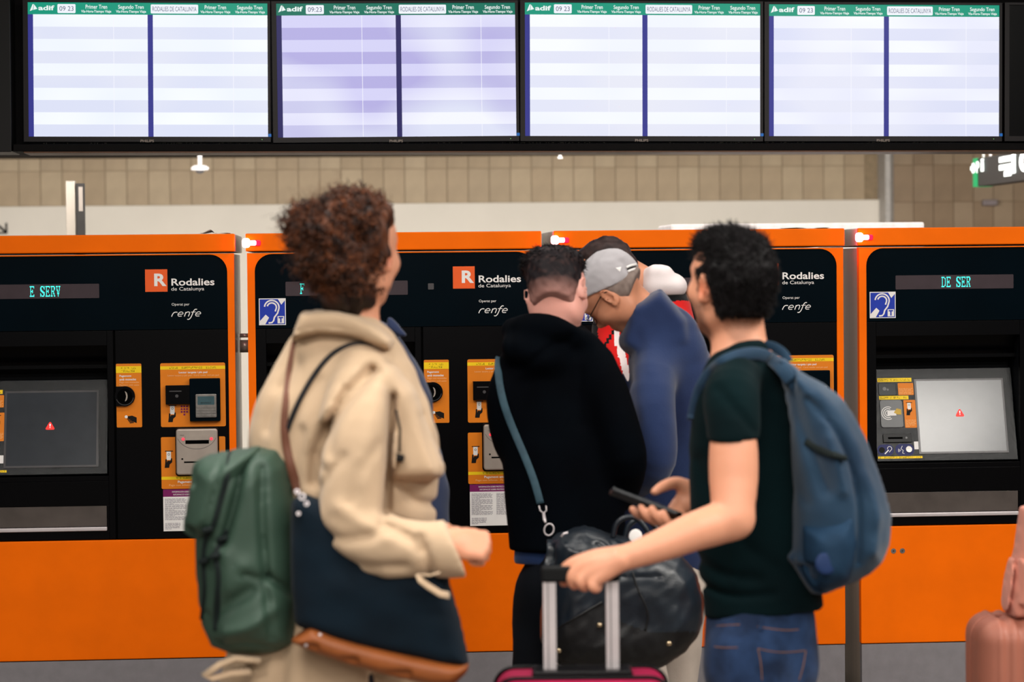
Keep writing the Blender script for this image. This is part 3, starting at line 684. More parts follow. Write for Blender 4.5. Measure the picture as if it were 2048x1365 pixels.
def departure_screen(TL, TR, BL, BR_, clock, mats_, dark=False, label=''):
    TL, TR, BL, BR_ = [np.array(hit(q[0], q[1], YS)) for q in (TL, TR, BL, BR_)]
    w = (np.linalg.norm(TR-TL)+np.linalg.norm(BR_-BL))/2; h = (np.linalg.norm(TL-BL)+np.linalg.norm(TR-BR_))/2
    ang = math.atan2(-((TR-TL)[2]+(BR_-BL)[2])/2, w)
    r0 = empty('departure_screen', tuple(TL), (0, ang, 0)); tag(r0, label, 'screen', 'departure screens')
    u = w/479.0 if not dark else PM
    def X(p): return p*u
    def Z(p): return -p*h/268.0
    zb, zt_ = -h-.020, .009
    b = MB()
    b.box(X(-9.5), 0, -.008, .06, zb, zt_, BZ); b.box(w, w+X(5.5), -.008, .06, zb, zt_, BZ); b.box(0, w, -.008, .06, -h-.020, -h, BZ); b.box(0, w, -.008, .06, 0, zt_, BZ)
    b.text('PHILIPS', X(223), X(250), Z(279.2), Z(274.0), -.0088, PH, bold=.02)
    b.flat([(X(479.5), Z(268)), (X(485.5), Z(268)), (X(485.5), Z(262)), (X(479.5), Z(262))], -.0088, BLU); b.disc(X(467), Z(273.5), .0014, -.0088, GRN, n=8)
    b.build('bezel', r0)
    p0, p1 = mats_
    b = MB()
    if dark:
        b.flat([(0, -h), (w, -h), (w, 0), (0, 0)], 0, M_['black']); b.build('panel', r0); return r0
    b.flat([(0, -h), (w, -h), (w, 0), (0, 0)], 0.0, p0)
    for i in range(1, 11, 2):
        for xa, xb in ((10.3, 238.5), (249, 479)):
            za, zc2 = Z(24+24.4*i), Z(24+24.4*(i+1)) if i < 9 else -h
            b.flat([(X(xa), zc2), (X(xb), zc2), (X(xb), za), (X(xa), za)], -.0008, p1)
    nb = NAVY2 if mats_[0].name.endswith('violet') else NAVY
    b.flat([(0, -h), (X(10.3), -h), (X(10.3), Z(23)), (0, Z(23))], -.0012, nb); b.flat([(X(238.5), -h), (X(249), -h), (X(249), Z(23)), (X(238.5), Z(23))], -.0012, nb)
    for q in (170.5, 410): b.flat([(X(q-.5), -h), (X(q+.5), -h), (X(q+.5), Z(24)), (X(q-.5), Z(24))], -.0012, SLN)
    b.build('panel', r0)
    b = MB(); b.flat([(0, Z(23.8)), (w, Z(23.8)), (w, 0), (0, 0)], -.0016, TEAL2 if nb is NAVY2 else TEAL)
    y = -.0022
    b.flat([(X(4), Z(17.5)), (X(9.5), Z(4)), (X(12), Z(3.4)), (X(10), Z(15))], y, SW); b.flat([(X(12.6), Z(4)), (X(19), Z(13)), (X(11), Z(15.2))], y, SW)
    b.text('adif', X(21), X(53), Z(15.8), Z(6), y, SW, bold=.03)
    for xa, xb, t, ta, tb in ((59, 95, clock, 63, 91), (245, 340, 'RODALIES DE CATALUNYA', 248.5, 336.5)):
        b.rr(X(xa), X(xb), Z(21.2), Z(3.2), .004, y, SB); b.text(t, X(ta), X(tb), Z(16.8), Z(7.4), y-.0006, ST)
    for xa in (115, 353): b.text('Primer Tren', X(xa), X(xa+43), Z(12.4), Z(4.2), y, SW, bold=.012)
    for xa in (180, 418): b.text('Segundo Tren', X(xa), X(xa+51), Z(14.6), Z(4.4), y, SW, bold=.012)
    for xa in (106, 175.5, 344.5, 414): b.text('Vía-Hora-Tiempo Viaje', X(xa), X(xa+60), Z(21.6), Z(14.9), y, SW, bold=.02)
    b.build('header', r0)
    return r0
SM = [(screen_mat('rows bright', (248, 252, 255), (238, 244, 255), 0, 0), screen_mat('rows grey lilac', (228, 231, 246), (220, 225, 246), 0, 1)),
      (screen_mat('rows violet', (212, 210, 246), (244, 246, 255), 0, 1.3), screen_mat('rows deep violet', (180, 174, 226), (222, 226, 246), 0, 1.3)),
      (screen_mat('rows clear', (248, 251, 255), (240, 244, 253), 0, 5), screen_mat('rows lilac', (231, 233, 246), (226, 229, 247), 0, 6)),
      (screen_mat('rows cool', (246, 249, 255), (232, 234, 252), 0, 3), screen_mat('rows cool lilac', (218, 222, 246), (229, 231, 247), 0, 3.5))]
departure_screen((55.5, 4.6), (533.8, 6.6), (52.5, 273), (532, 274), '09 23', SM[0], label='departure screen at the far left of the board, clock reading 09 23')
departure_screen((552.3, 7.4), (1029.2, 4.9), (554.2, 274.8), (1031.4, 272), '09:23', SM[1], label='violet tinted departure screen above the woman, clock reading 09:23')
departure_screen((1049.4, 5.2), (1519.6, 7.8), (1050.2, 272.3), (1520.7, 273), '09 23', SM[2], label='departure screen above the man in the grey cap')
departure_screen((1537.5, 8.6), (1998.3, 11.2), (1539.3, 273), (1999.3, 273), '09 23', SM[3], label='rightmost lit departure screen of the board')
departure_screen((2018, 10), (2478, 12.5), (2019, 273), (2479, 273), '', (None, None), dark=True, label='switched off black screen at the right edge of the board')
# steel rail linking the first two machines
b = MB(); b.tube([(-.3335, 9.40, 1.325), (-.2965, 9.40, 1.325)], .024, M_['steel'], 14); b.tube([(-.3335, 9.40, 1.365), (-.2965, 9.40, 1.365)], .008, M_['steel'], 10)
o = b.build('steel_rail', smooth=True); tag(o, 'steel rail seen in the gap between the first two machines', 'rail')
# ------------------------------------------------------------------ implicit surface modeller (numpy)
def smin(a, b, k): 
    h = np.clip(.5+.5*(b-a)/k, 0, 1); return b*(1-h)+a*h-k*h*(1-h)
def catmull(P, n):
    P = np.array(P, float); out = []
    for i in range(len(P)-1):
        p0 = P[max(i-1, 0)]; p1 = P[i]; p2 = P[i+1]; p3 = P[min(i+2, len(P)-1)]
        for q in range(n):
            u = q/n; out.append(.5*((2*p1)+(-p0+p2)*u+(2*p0-5*p1+4*p2-p3)*u*u+(-p0+3*p1-3*p2+p3)*u**3))
    out.append(P[-1]); return np.array(out)
def frame(face, up=(0, 1, 0), roll=0.0):        # columns: side, face, up (camera space, z = depth)
    f = np.array(face, float); f /= np.linalg.norm(f); u = np.array(up, float); u = u-f*(u@f); u /= np.linalg.norm(u)
    s = np.cross(f, u); a = math.radians(roll); s2 = s*math.cos(a)+u*math.sin(a); u2 = -s*math.sin(a)+u*math.cos(a)
    return np.stack([s2, f, u2], 1)
class SDF:
    """primitives live in camera-aligned metres: x right, y up, z depth"""
    def __init__(s): s.p = []; s.folds = []; s.cuts = []; s.noise = None
    def chain(s, pts, k=.02, sz=1.0, n=3, px=True, neg=False, cuts=()):
        A = []
        for q in pts:
            if px: c = K(q[0], q[1], q[2]); A.append((c[0], c[1], c[2], q[3]*q[2]/FPX))
            else: A.append(q)
        A = catmull(A, n) if n > 1 and len(A) > 2 else np.array(A, float)
        R = A[:, 3].max(); lo = A[:, :3].min(0)-np.array([R, R, R*max(sz, 1)]); hi = A[:, :3].max(0)+np.array([R, R, R*max(sz, 1)])
        def f(P, A=A, sz=sz, cuts=cuts):
            x, y, z = P[:, 0], P[:, 1], P[:, 2]/sz; d = None
            for i in range(len(A)-1):
                ax, ay, az = A[i, 0], A[i, 1], A[i, 2]/sz; bx, by, bz = A[i+1, 0]-ax, A[i+1, 1]-ay, A[i+1, 2]/sz-az
                px, py, pz = x-ax, y-ay, z-az
                t = np.clip((px*bx+py*by+pz*bz)/max(bx*bx+by*by+bz*bz, 1e-12), 0, 1)
                e = np.sqrt((px-t*bx)**2+(py-t*by)**2+(pz-t*bz)**2)-(A[i, 3]+(A[i+1, 3]-A[i, 3])*t)
                d = e if d is None else np.minimum(d, e)
            d = d*min(1, sz)
            for c, nrm in cuts: d = np.maximum(d, (P-c)@nrm)
            return d
        s.p.append((f, lo, hi, k, neg)); return s
    def ell(s, c, r, R=None, k=.02, neg=False):
        c = np.array(c, float); r = np.array(r, float); R = np.eye(3) if R is None else R
        ext = np.sqrt(((R*r)**2).sum(1)); 
        def f(P):
            q = (P-c)@R; k0 = np.linalg.norm(q/r, axis=1); k1 = np.linalg.norm(q/(r*r), axis=1)
            return k0*(k0-1)/np.maximum(k1, 1e-9)
        s.p.append((f, c-ext, c+ext, k, neg)); return s
    def box(s, c, hx, R=None, rad=.01, k=.01, neg=False):
        c = np.array(c, float); hx = np.array(hx, float); R = np.eye(3) if R is None else R
        ext = np.abs(R)@hx
        def f(P):
            q = np.abs((P-c)@R)-(hx-rad); return np.linalg.norm(np.maximum(q, 0), axis=1)+np.minimum(q.max(1), 0)-rad
        s.p.append((f, c-ext, c+ext, k, neg)); return s
    def poly(s, pts, d, H, Wd=.05, k=.015, dz=None, neg=False, px=True, flatp=2.0):
        """pillow: an outline with real thickness 2H, rounded off over Wd; dz(x,y) bends its mid surface"""
        A = np.array([K(q[0], q[1], d)[:2] for q in pts]) if px else np.array(pts, float)
        lo = np.array([A[:, 0].min(), A[:, 1].min(), d-H-.08]); hi = np.array([A[:, 0].max(), A[:, 1].max(), d+H+.08])
        def f(P):
            p = P[:, :2]; dd = np.full(len(P), 1e9); sg = np.ones(len(P))
            N = len(A); j = N-1
            X_, Y_ = P[:, 0], P[:, 1]
            for i in range(N):
                e = A[j]-A[i]; wx = X_-A[i, 0]; wy = Y_-A[i, 1]; t = np.clip((wx*e[0]+wy*e[1])/(e@e), 0, 1)
                dd = np.minimum(dd, (wx-e[0]*t)**2+(wy-e[1]*t)**2)
                c1 = Y_ >= A[i, 1]; c2 = Y_ < A[j, 1]; c3 = e[0]*wy > e[1]*wx
                sg = np.where((c1 & c2 & c3) | (~c1 & ~c2 & ~c3), -sg, sg); j = i
            sd = sg*np.sqrt(dd)
            u = np.clip(-sd/Wd, 0, 1); th = H*(1-(1-u)**flatp)**(1/flatp)
            z0 = d if dz is None else d+dz(p[:, 0], p[:, 1])
            dzv = np.abs(P[:, 2]-z0)
            return np.where(sd > 0, np.sqrt(sd**2+dzv**2), np.maximum((dzv-th)*.7, sd*1.0) if False else (dzv-th)*.7)
        s.p.append((f, lo, hi, k, neg)); return s
    def fold(s, pts, amp, w, zr=None):
        """a crease (amp<0) or ridge (amp>0) running along a line on the cloth"""
        s.folds.append((catmull([K(q[0], q[1], q[2] if len(q) > 2 else 5.4)[:3] for q in pts], 4), amp, w, zr)); return s
    def cut(s, c, n):                            # remove what lies on the +n side
        n = np.array(n, float); s.cuts.append((np.array(c, float), n/np.linalg.norm(n))); return s
    def ev(s, P):
        d = np.full(len(P), 1.0)
        for f, lo, hi, k, neg in s.p:
            m = ((P > lo-.04) & (P < hi+.04)).all(1)
            if not m.any(): continue
            e = f(P[m]); d[m] = -smin(-d[m], e, k) if neg else smin(d[m], e, k)
        return d
    def grid(s, h):
        lo = np.min([p[1] for p in s.p if not p[4]], 0)-3*h; hi = np.max([p[2] for p in s.p if not p[4]], 0)+3*h
        n = np.ceil((hi-lo)/h).astype(int)+1
        D = np.full(n, .5, np.float32); ax = [lo[i]+h*np.arange(n[i]) for i in range(3)]
        # coarse pass finds the cells worth evaluating
        q = 5; cx = [a[::q] for a in ax]; G = np.stack(np.meshgrid(*cx, indexing='ij'), -1).reshape(-1, 3)
        dc = s.ev(G).reshape([len(c) for c in cx]); near = np.abs(dc) < q*h*1.8+.012
        sign = dc < 0
        near = np.repeat(np.repeat(np.repeat(near, q, 0), q, 1), q, 2); sg = np.repeat(np.repeat(np.repeat(sign, q, 0), q, 1), q, 2)
        o = q//2
        def sh(M):
            M = np.pad(M, ((0, q),)*3, mode='edge')[o:o+n[0], o:o+n[1], o:o+n[2]] if False else M[:n[0], :n[1], :n[2]]
            return M
        # dilate coarse mask so blocks overlap on both sides
        nm = dcn = np.abs(dc) < q*h*1.8+.012
        for axx in range(3):
            a_ = np.roll(nm, 1, axx); a_b = nm | a_; nm = a_b
        near = np.repeat(np.repeat(np.repeat(nm, q, 0), q, 1), q, 2)[:n[0], :n[1], :n[2]]
        sgn = np.repeat(np.repeat(np.repeat(sign, q, 0), q, 1), q, 2)[:n[0], :n[1], :n[2]]
        D[sgn] = -.5
        I = np.argwhere(near); P = lo+I*h
        d = s.ev(P)
        nb = np.abs(d) < .03
        if s.folds or s.noise is not None:
            Q = P[nb]; dd = d[nb]
            for L, amp, w, zr in s.folds:
                mk = ((Q[:, :2] > L[:, :2].min(0)-3*w) & (Q[:, :2] < L[:, :2].max(0)+3*w)).all(1)
                if zr is not None: mk &= Q[:, 2] < zr
                mk = np.nonzero(mk)[0]
                if not len(mk): continue
                Qm = Q[mk]; best = np.full(len(Qm), 1e9)
                for i in range(len(L)-1):
                    a = L[i, :2]; ba = L[i+1, :2]-a; pa = Qm[:, :2]-a
                    t = np.clip((pa@ba)/max(ba@ba, 1e-12), 0, 1); e = ((pa-t[:, None]*ba)**2).sum(1); best = np.minimum(best, e)
                dd[mk] -= amp*np.exp(-best/(w*w))
            if s.noise is not None: dd = dd-s.noise(Q)
            d[nb] = dd
        for c, nn in s.cuts: d = np.maximum(d, (P-c)@nn)
        D[near] = d
        return D, lo, h
    def surface(s, h):
        D, lo, h = s.grid(h); S = D < 0
        n = np.array(D.shape)-1
        c = [S[i:i+n[0], j:j+n[1], k:k+n[2]] for i in (0, 1) for j in (0, 1) for k in (0, 1)]
        cnt = sum(x.astype(np.int8) for x in c); act = (cnt > 0) & (cnt < 8)
        ix = np.argwhere(act); vid = np.full(act.shape, -1, np.int32); vid[act] = np.arange(len(ix))
        off = np.array([(i, j, k) for i in (0, 1) for j in (0, 1) for k in (0, 1)])
        vals = np.stack([D[ix[:, 0]+o[0], ix[:, 1]+o[1], ix[:, 2]+o[2]] for o in off], 1)
        acc = np.zeros((len(ix), 3)); num = np.zeros(len(ix))
        for a in range(8):
            for b_ in range(a+1, 8):
                if np.abs(off[a]-off[b_]).sum() != 1: continue
                va, vb = vals[:, a], vals[:, b_]; m = (va < 0) != (vb < 0)
                t = np.where(m, va/np.where(m, va-vb, 1), 0)
                acc += np.where(m[:, None], off[a]+(off[b_]-off[a])*t[:, None], 0); num += m
        V = lo+h*(ix+acc/num[:, None])
        F = []
        for ax in range(3):
            u, v = (ax+1) % 3, (ax+2) % 3
            A = np.take(S, range(0, S.shape[ax]-1), ax); B = np.take(S, range(1, S.shape[ax]), ax)
            E = np.argwhere(A != B); E = E[(E[:, u] > 0) & (E[:, v] > 0) & (E[:, u] < n[u]) & (E[:, v] < n[v])]
            ins = S[E[:, 0], E[:, 1], E[:, 2]]
            def g(du, dv):
                Q = E.copy(); Q[:, u] -= du; Q[:, v] -= dv; return vid[Q[:, 0], Q[:, 1], Q[:, 2]]
            f = np.stack([g(1, 1), g(0, 1), g(0, 0), g(1, 0)], 1)
            f = np.where(ins[:, None], f, f[:, ::-1]); F.append(f[(f >= 0).all(1)])
        return V, np.concatenate(F)
    def build(s, name, m, h=.006, parent=None, tone=None, stub=None, smooth=2, mats=None, pick=None, keep_big=False):
        V, F = s.surface(h)
        # light laplacian smoothing
        for _ in range(smooth):
            S_ = np.zeros_like(V); c = np.zeros(len(V))
            for a, b_ in ((0, 1), (1, 2), (2, 3), (3, 0)):
                for i in range(3): S_[:, i] += np.bincount(F[:, a], V[F[:, b_], i], len(V))+np.bincount(F[:, b_], V[F[:, a], i], len(V))
                c += np.bincount(F[:, a], minlength=len(V))+np.bincount(F[:, b_], minlength=len(V))
            V = V*.5+.5*S_/np.maximum(c, 1)[:, None]
        me = mesh_from(name, c2w(V), F, [m] if mats is None else mats)
        if pick is not None:
            cen = V[F].mean(1); me.polygons.foreach_set('material_index', pick(cen).astype(np.int32))
        if tone is not None:
            at = me.attributes.new('tone', 'FLOAT', 'POINT'); at.data.foreach_set('value', np.clip(tone(V), 0, 1).astype(np.float32))
        if stub is not None:
            at = me.attributes.new('stubble', 'FLOAT', 'POINT'); at.data.foreach_set('value', np.clip(stub(V), 0, 1).astype(np.float32))
        o = link(name, me)
        if parent is not None: attach(o, parent)
        o_V[o.name] = V
        fn = np.cross(V[F[:, 2]]-V[F[:, 0]], V[F[:, 3]]-V[F[:, 1]]); N = np.zeros_like(V)
        for q in range(4):
            for i in range(3): N[:, i] += np.bincount(F[:, q], fn[:, i], len(V))
        o_N[o.name] = N/np.maximum(np.linalg.norm(N, axis=1, keepdims=True), 1e-12)
        return o
o_V = {}; o_N = {}
def attach(o, parent):
    o.parent = parent; o.matrix_parent_inverse = Matrix.Translation(parent.location).inverted()
def mesh_from(name, V, F, mats, smooth=True):
    me = bpy.data.meshes.new(name); n = len(V); k = F.shape[1]
    me.vertices.add(n); me.vertices.foreach_set('co', np.asarray(V, np.float32).ravel())
    me.loops.add(len(F)*k); me.loops.foreach_set('vertex_index', F.astype(np.int32).ravel())
    me.polygons.add(len(F)); me.polygons.foreach_set('loop_start', np.arange(0, len(F)*k, k, dtype=np.int32))
    me.polygons.foreach_set('use_smooth', np.full(len(F), smooth))
    for m in mats: me.materials.append(m)
    me.update(calc_edges=True); me.validate(); return me
def snoise(P, f, seed=0, st=(1, 1, 1)):          # cheap smooth 3-d noise
    r = np.random.RandomState(seed); out = np.zeros(len(P)); Q = P*np.array(st)*f
    for i in range(7):
        k = r.normal(size=3); k /= np.linalg.norm(k); k *= r.uniform(.6, 1.6)
        out += np.sin(Q@k*2*math.pi+r.uniform(0, 6.28)+1.2*np.sin(Q@np.roll(k, 1)*3.1+i))
    return out/4.0
def strands(o, m, count, length, dirf, r0=.0006, seg=3, seed=1, sel=None, curl=0.0, cfreq=0.0, jit=.3, out=.4):
    """thin tapered tubes growing from the mesh of o, joined into that mesh"""
    me = o.data; V = o_V[o.name]; r = np.random.RandomState(seed)
    Nc = o_N[o.name]
    idx = np.arange(len(V))
    if sel is not None: idx = idx[sel(V)]
    idx = r.choice(idx, count); P = V[idx]+r.normal(size=(count, 3))*.0015; Nn = Nc[idx]
    D = dirf(P, Nn); D = D+Nn*out+r.normal(size=D.shape)*jit; D /= np.linalg.norm(D, axis=1, keepdims=True)
    Ln = length*r.uniform(.6, 1.25, (count, 1)); e1 = np.cross(D, r.normal(size=D.shape)); e1 /= np.linalg.norm(e1, axis=1, keepdims=True); e2 = np.cross(D, e1)
    ph = r.uniform(0, 6.28, (count, 1)); S = []
    for i in range(seg+1):
        t = i/seg; c = P+D*Ln*t
        if curl: c = c+(e1*np.cos(ph+cfreq*t)+e2*np.sin(ph+cfreq*t)-e1*np.cos(ph)-e2*np.sin(ph))*curl*(.4+.6*t)
        S.append(c)
    S = np.array(S); T = np.gradient(S, axis=0); T /= np.maximum(np.linalg.norm(T, axis=2, keepdims=True), 1e-9)
    vs = []
    for i in range(seg+1):
        rad = r0*(1-.75*i/seg); a = np.cross(T[i], e2+.01); a /= np.maximum(np.linalg.norm(a, axis=1, keepdims=True), 1e-9); b_ = np.cross(T[i], a)
        for q in range(3): vs.append(S[i]+(a*math.cos(q*2.094)+b_*math.sin(q*2.094))*rad)
    VV = np.stack(vs, 1).reshape(-1, 3); B = np.arange(count)*(seg+1)*3; F = []
    for i in range(seg):
        for q in range(3):
            F.append(np.stack([B+i*3+q, B+i*3+(q+1) % 3, B+(i+1)*3+(q+1) % 3, B+(i+1)*3+q], 1))
    me2 = mesh_from(o.name, c2w(VV), np.concatenate(F), [m])
    at = me2.attributes.new('tone', 'FLOAT', 'POINT'); at.data.foreach_set('value', (r.uniform(0, 1, count)**1.6).repeat((seg+1)*3).astype(np.float32))
    so = bpy.data.objects.new('s', me2); COL.objects.link(so)
    import bmesh
    bm = bmesh.new(); bm.from_mesh(o.data); bm.from_mesh(me2)
    base = len(o.data.polygons)
    if m.name not in [q.name for q in o.data.materials]: o.data.materials.append(m)
    mi = [q.name for q in o.data.materials].index(m.name)
    bm.faces.ensure_lookup_table()
    for f_ in bm.faces[base:]: f_.material_index = mi
    bm.to_mesh(o.data); bm.free(); bpy.data.objects.remove(so); return o

def head(s, c, R, sc=1.0, ears=True, k=.012):
    """skull, jaw, face and ears in a head frame whose columns are side, face, up"""
    def L(x, y, z): return np.array(c)+R@np.array([x, y, z])*sc
    def E(x, y, z, r, k_=.03, neg=False, R2=None): s.ell(L(x, y, z), np.array(r)*sc, R if R2 is None else R@R2, k_, neg)
    def C(pts, k_=.012, neg=False): s.chain([tuple(L(*q[:3]))+(q[3]*sc,) for q in pts], k_, 1.0, 1, px=False, neg=neg)
    E(0, -.014, .028, (.075, .096, .087)); E(0, .03, -.03, (.058, .060, .082)); E(0, .060, -.092, (.026, .024, .022)); E(0, .018, .05, (.068, .075, .06))
    for q in (-1, 1):
        E(q*.046, .005, -.055, (.020, .036, .034)); E(q*.043, .058, -.018, (.022, .022, .020))
    C([(-.034, .082, .032, .011), (0, .088, .028, .011), (.034, .082, .032, .011)], .02)
    for q in (-1, 1): E(q*.031, .100, .013, (.019, .016, .013), .015, True)
    for q in (-1, 1): E(q*.031, .076, .013, (.0135, .0125, .0125), .004)
    C([(0, .086, .018, .008), (0, .108, -.022, .0115)], .014); C([(-.012, .096, -.031, .0085), (.012, .096, -.031, .0085)], .008)
    C([(-.022, .080, -.058, .005), (0, .090, -.056, .0075), (.022, .080, -.058, .005)], .006); C([(-.019, .080, -.069, .005), (0, .088, -.070, .0085), (.019, .080, -.069, .005)], .006)
    C([(-.024, .087, -.0635, .0022), (0, .099, -.063, .0022), (.024, .087, -.0635, .0022)], .003, True)
    if ears:
        for q in (-1, 1):
            a = math.radians(28)*q; Rz = np.array([[math.cos(a), math.sin(a), 0], [-math.sin(a), math.cos(a), 0], [0, 0, 1]])
            b_ = math.radians(-8); Rx = np.array([[1, 0, 0], [0, math.cos(b_), -math.sin(b_)], [0, math.sin(b_), math.cos(b_)]])
            E(q*.079, -.010, -.004, (.0075, .019, .032), .008, False, Rz@Rx); E(q*.086, -.006, -.001, (.006, .010, .019), .006, True, Rz@Rx)
            E(q*.080, .002, -.028, (.006, .008, .009), .006)
            C([(q*.077, .010, .012, .0035), (q*.086, -.006, .030, .0035), (q*.092, -.022, .018, .0035), (q*.090, -.024, -.004, .0035), (q*.083, -.012, -.024, .0035)], .004)
    return L
def hand(s, wrist, R, curl=.5, sc=1.0, spread=.12, thumb=1, side=1, k=.008, curls=None):
    """five-fingered hand: columns of R are thumb side, palm normal (towards the back of the hand), finger direction"""
    w = np.array(wrist, float)
    def L(x, y, z): return w+R@np.array([x*side, y, z])*sc
    def C(pts, k_=k): s.chain([tuple(L(*q[:3]))+(q[3]*sc,) for q in pts], k_, 1.0, 1, px=False)
    for x, ln in ((.030, .088), (.010, .092), (-.010, .088), (-.028, .080)):
        C([(x*.55, 0, .0, .019), (x, .002, ln*.55, .014), (x, .003, ln, .011)], .016)
    for i, (x, b0, seg) in enumerate(((.031, .090, (.042, .025, .021)), (.010, .094, (.046, .029, .022)), (-.011, .090, (.042, .027, .021)), (-.030, .081, (.033, .020, .019)))):
        cl = (curls[i] if curls else curl); p = np.array([x, .003, b0]); a = 0; pts = [tuple(p)+(.0105,)]
        for j, l_ in enumerate(seg):
            a += cl*(1.35, 1.6, 1.0)[j]; p = p+np.array([spread*x*8*l_*math.cos(a), -math.sin(a)*l_, math.cos(a)*l_]); pts.append(tuple(p)+((.0094, .0085, .0072)[j],))
        C(pts, .005)
    t = thumb
    C([(.014, -.004, .012, .018), (.036, -.012, .042, .0145), (.048, -.022*t, .068, .0115), (.050-.012*t, -.040*t, .092, .0090)], .010)

from mathutils.bvhtree import BVHTree
_bvh = {}
def surf(px, py, objs, off=.004, default=None):
    """where the line of sight through a pixel meets cloth that is already modelled, lifted off it by off metres"""
    best = None
    for o in objs:
        if o.name not in _bvh:
            me = o.data; v = np.zeros(len(me.vertices)*3, np.float32); me.vertices.foreach_get('co', v)
            _bvh[o.name] = BVHTree.FromPolygons([tuple(q) for q in v.reshape(-1, 3).tolist()], [tuple(p.vertices) for p in me.polygons])
        r = ray(px, py); r = r/np.linalg.norm(r)
        h = _bvh[o.name].ray_cast(Vector(CAM), Vector(r))
        if h[0] is not None and (best is None or h[3] < best): best = h[3]; rr_ = r
    if best is None: return None
    P = CAM+rr_*(best-off); return P
def drape(pts, objs, off=.004, n=6, default=5.4):
    P = catmull(np.array(pts, float), n); out = []
    for q in P:
        h = surf(q[0], q[1], objs, off); out.append(h)
    last = None
    for i in range(len(out)):
        if out[i] is None: out[i] = last if last is not None else None
        last = out[i]
    out = [q for q in out if q is not None]
    out = np.array(out)
    for _ in range(3 if len(out) > 2 else 0): out[1:-1] = (out[:-2]+out[2:]+2*out[1:-1])/4
    return out
def band(name, pts, w, t, m, parent, objs=None, off=.004, world=True):
    """a flat strap of width w and thickness t following points, lying on the cloth"""
    P = drape(pts, objs, off) if objs is not None else catmull(np.array([WP(*q) for q in pts]), 6)
    if len(P) < 3: print('BAND MISSED', name); return None
    ww = np.linspace(w[0], w[1], len(P)) if hasattr(w, '__len__') else np.full(len(P), w)
    T = np.gradient(P, axis=0); T /= np.linalg.norm(T, axis=1, keepdims=True); view = P-CAM; view /= np.linalg.norm(view, axis=1, keepdims=True)
    Sd = np.cross(T, view); Sd /= np.linalg.norm(Sd, axis=1, keepdims=True); N = np.cross(Sd, T)
    b = MB(); vs = []
    for i in range(len(P)):
        for a, c in ((-1, -.3), (-.8, -1), (.8, -1), (1, -.3), (1, 1), (-1, 1)): vs.append(P[i]+Sd[i]*a*ww[i]/2-N[i]*c*t/2*-1)
    k = 6; fs = [(i*k+q, i*k+(q+1) % k, (i+1)*k+(q+1) % k, (i+1)*k+q) for i in range(len(P)-1) for q in range(k)]+[tuple(range(k-1, -1, -1)), tuple(range((len(P)-1)*k, len(P)*k))]
    b.add(vs, fs, m); return b.build(name, parent, smooth=True, world=world)
def hframe(fing, back, thumb):
    z = np.array(fing, float); z /= np.linalg.norm(z); y = np.array(back, float); y = y-z*(y@z); y /= np.linalg.norm(y)
    x = np.cross(y, z); x = x if x@np.array(thumb, float) > 0 else -x; return np.stack([x, y, z], 1)
def ring(b, c, R, r, t, m, n=16):
    P = [np.array(c)+R@np.array([r*math.cos(a), r*math.sin(a)*1.25, 0]) for a in np.linspace(0, 2*math.pi, n+1)[:-1]]
    b.tube(P, t, m, 6, closed=True)
# ------------------------------------------------------------------ people
SK1 = skin('light skin', (205, 144, 115), (196, 108, 76)); SK2 = skin('tanned skin', (206, 140, 108), (150, 112, 92)); SK3 = skin('pink skin', (222, 160, 146), (150, 120, 112))
def ground(px, d): return None
def legs(px, d, hipy, w, name, m, parent, gap=.11, r=.085, stride=0.0, shoe='dark', face=(0, 0, 1)):
    """trousers with two legs down to shoes on the floor; px,hipy is the hip centre"""
    H = WP(px, hipy, d); zh = H[2]; ax = CR[:2]/np.linalg.norm(CR[:2])
    S = SDF(); out = []
    f = np.array(face, float); f = f/np.linalg.norm(f)
    F = CR*f[0]+CF*f[2]; F[2] = 0; F /= np.linalg.norm(F); Sd = np.array([F[1], -F[0], 0])
    def cc(P, r_): q = w2c(P); return (q[0], q[1], q[2], r_)
    S.chain([cc(H+np.array([0, 0, .05]), w*.80), cc(H+np.array([0, 0, -.04]), w*.86)], .03, .8, 1, px=False)
    feet = []; path = []
    for q in (-1, 1):
        st = stride*q
        a = H+Sd*q*w*.42+np.array([0, 0, -.02]); kn = H+Sd*q*gap*.95+F*st*.45+np.array([0, 0, -(zh-.50)]); an = H+Sd*q*gap*.9+F*st; an[2] = .10
        S.chain([cc(a, r*1.06), cc((a+kn)/2+F*.01, r*.95), cc(kn, r*.70), cc((kn+an)/2-F*.01, r*.68), cc(an, r*.60)], .03, 1.0, 3, px=False); feet.append(an); path.append([cc(a, r*.80), cc((a+kn)/2+F*.01, r*.72), cc(kn, r*.52), cc((kn+an)/2-F*.01, r*.50), cc(an, r*.44)])
    S.noise = lambda P: .0035*snoise(P, 9, 3, (1, .5, 1))
    zlow = w2c(H*[1, 1, 0]+np.array([0, 0, .075])); S.cut(zlow, w2c(H*[1, 1, 0]+np.array([0, 0, -1.0]))-w2c(H*[1, 1, 0]))
    o = S.build(name, m, .0085, parent)
    for an in feet:
        T = SDF(); b_ = np.array([an[0], an[1], .045])
        T.chain([cc(b_-F*.05, .040), cc(b_+F*.03, .042), cc(b_+F*.13-np.array([0, 0, .008]), .036), cc(b_+F*.17-np.array([0, 0, .012]), .030)], .02, 1.0, 2, px=False)
        T.chain([cc(b_, .042), cc(b_+np.array([0, 0, .05]), .046)], .02, 1, 1, px=False)
        q = w2c(np.array([an[0], an[1], .003])); T.cut(q, w2c(np.array([an[0], an[1], -1.0]))-q)
        T.build('shoe', mat('%s shoe leather' % shoe, (30, 28, 28) if shoe == 'dark' else (190, 180, 170), .5, .4), .008, parent)
    return H, path, F
def lowbody(S, H, feet, r=.07):
    for q in feet: S.chain(q, .02, 1, 3, px=False)
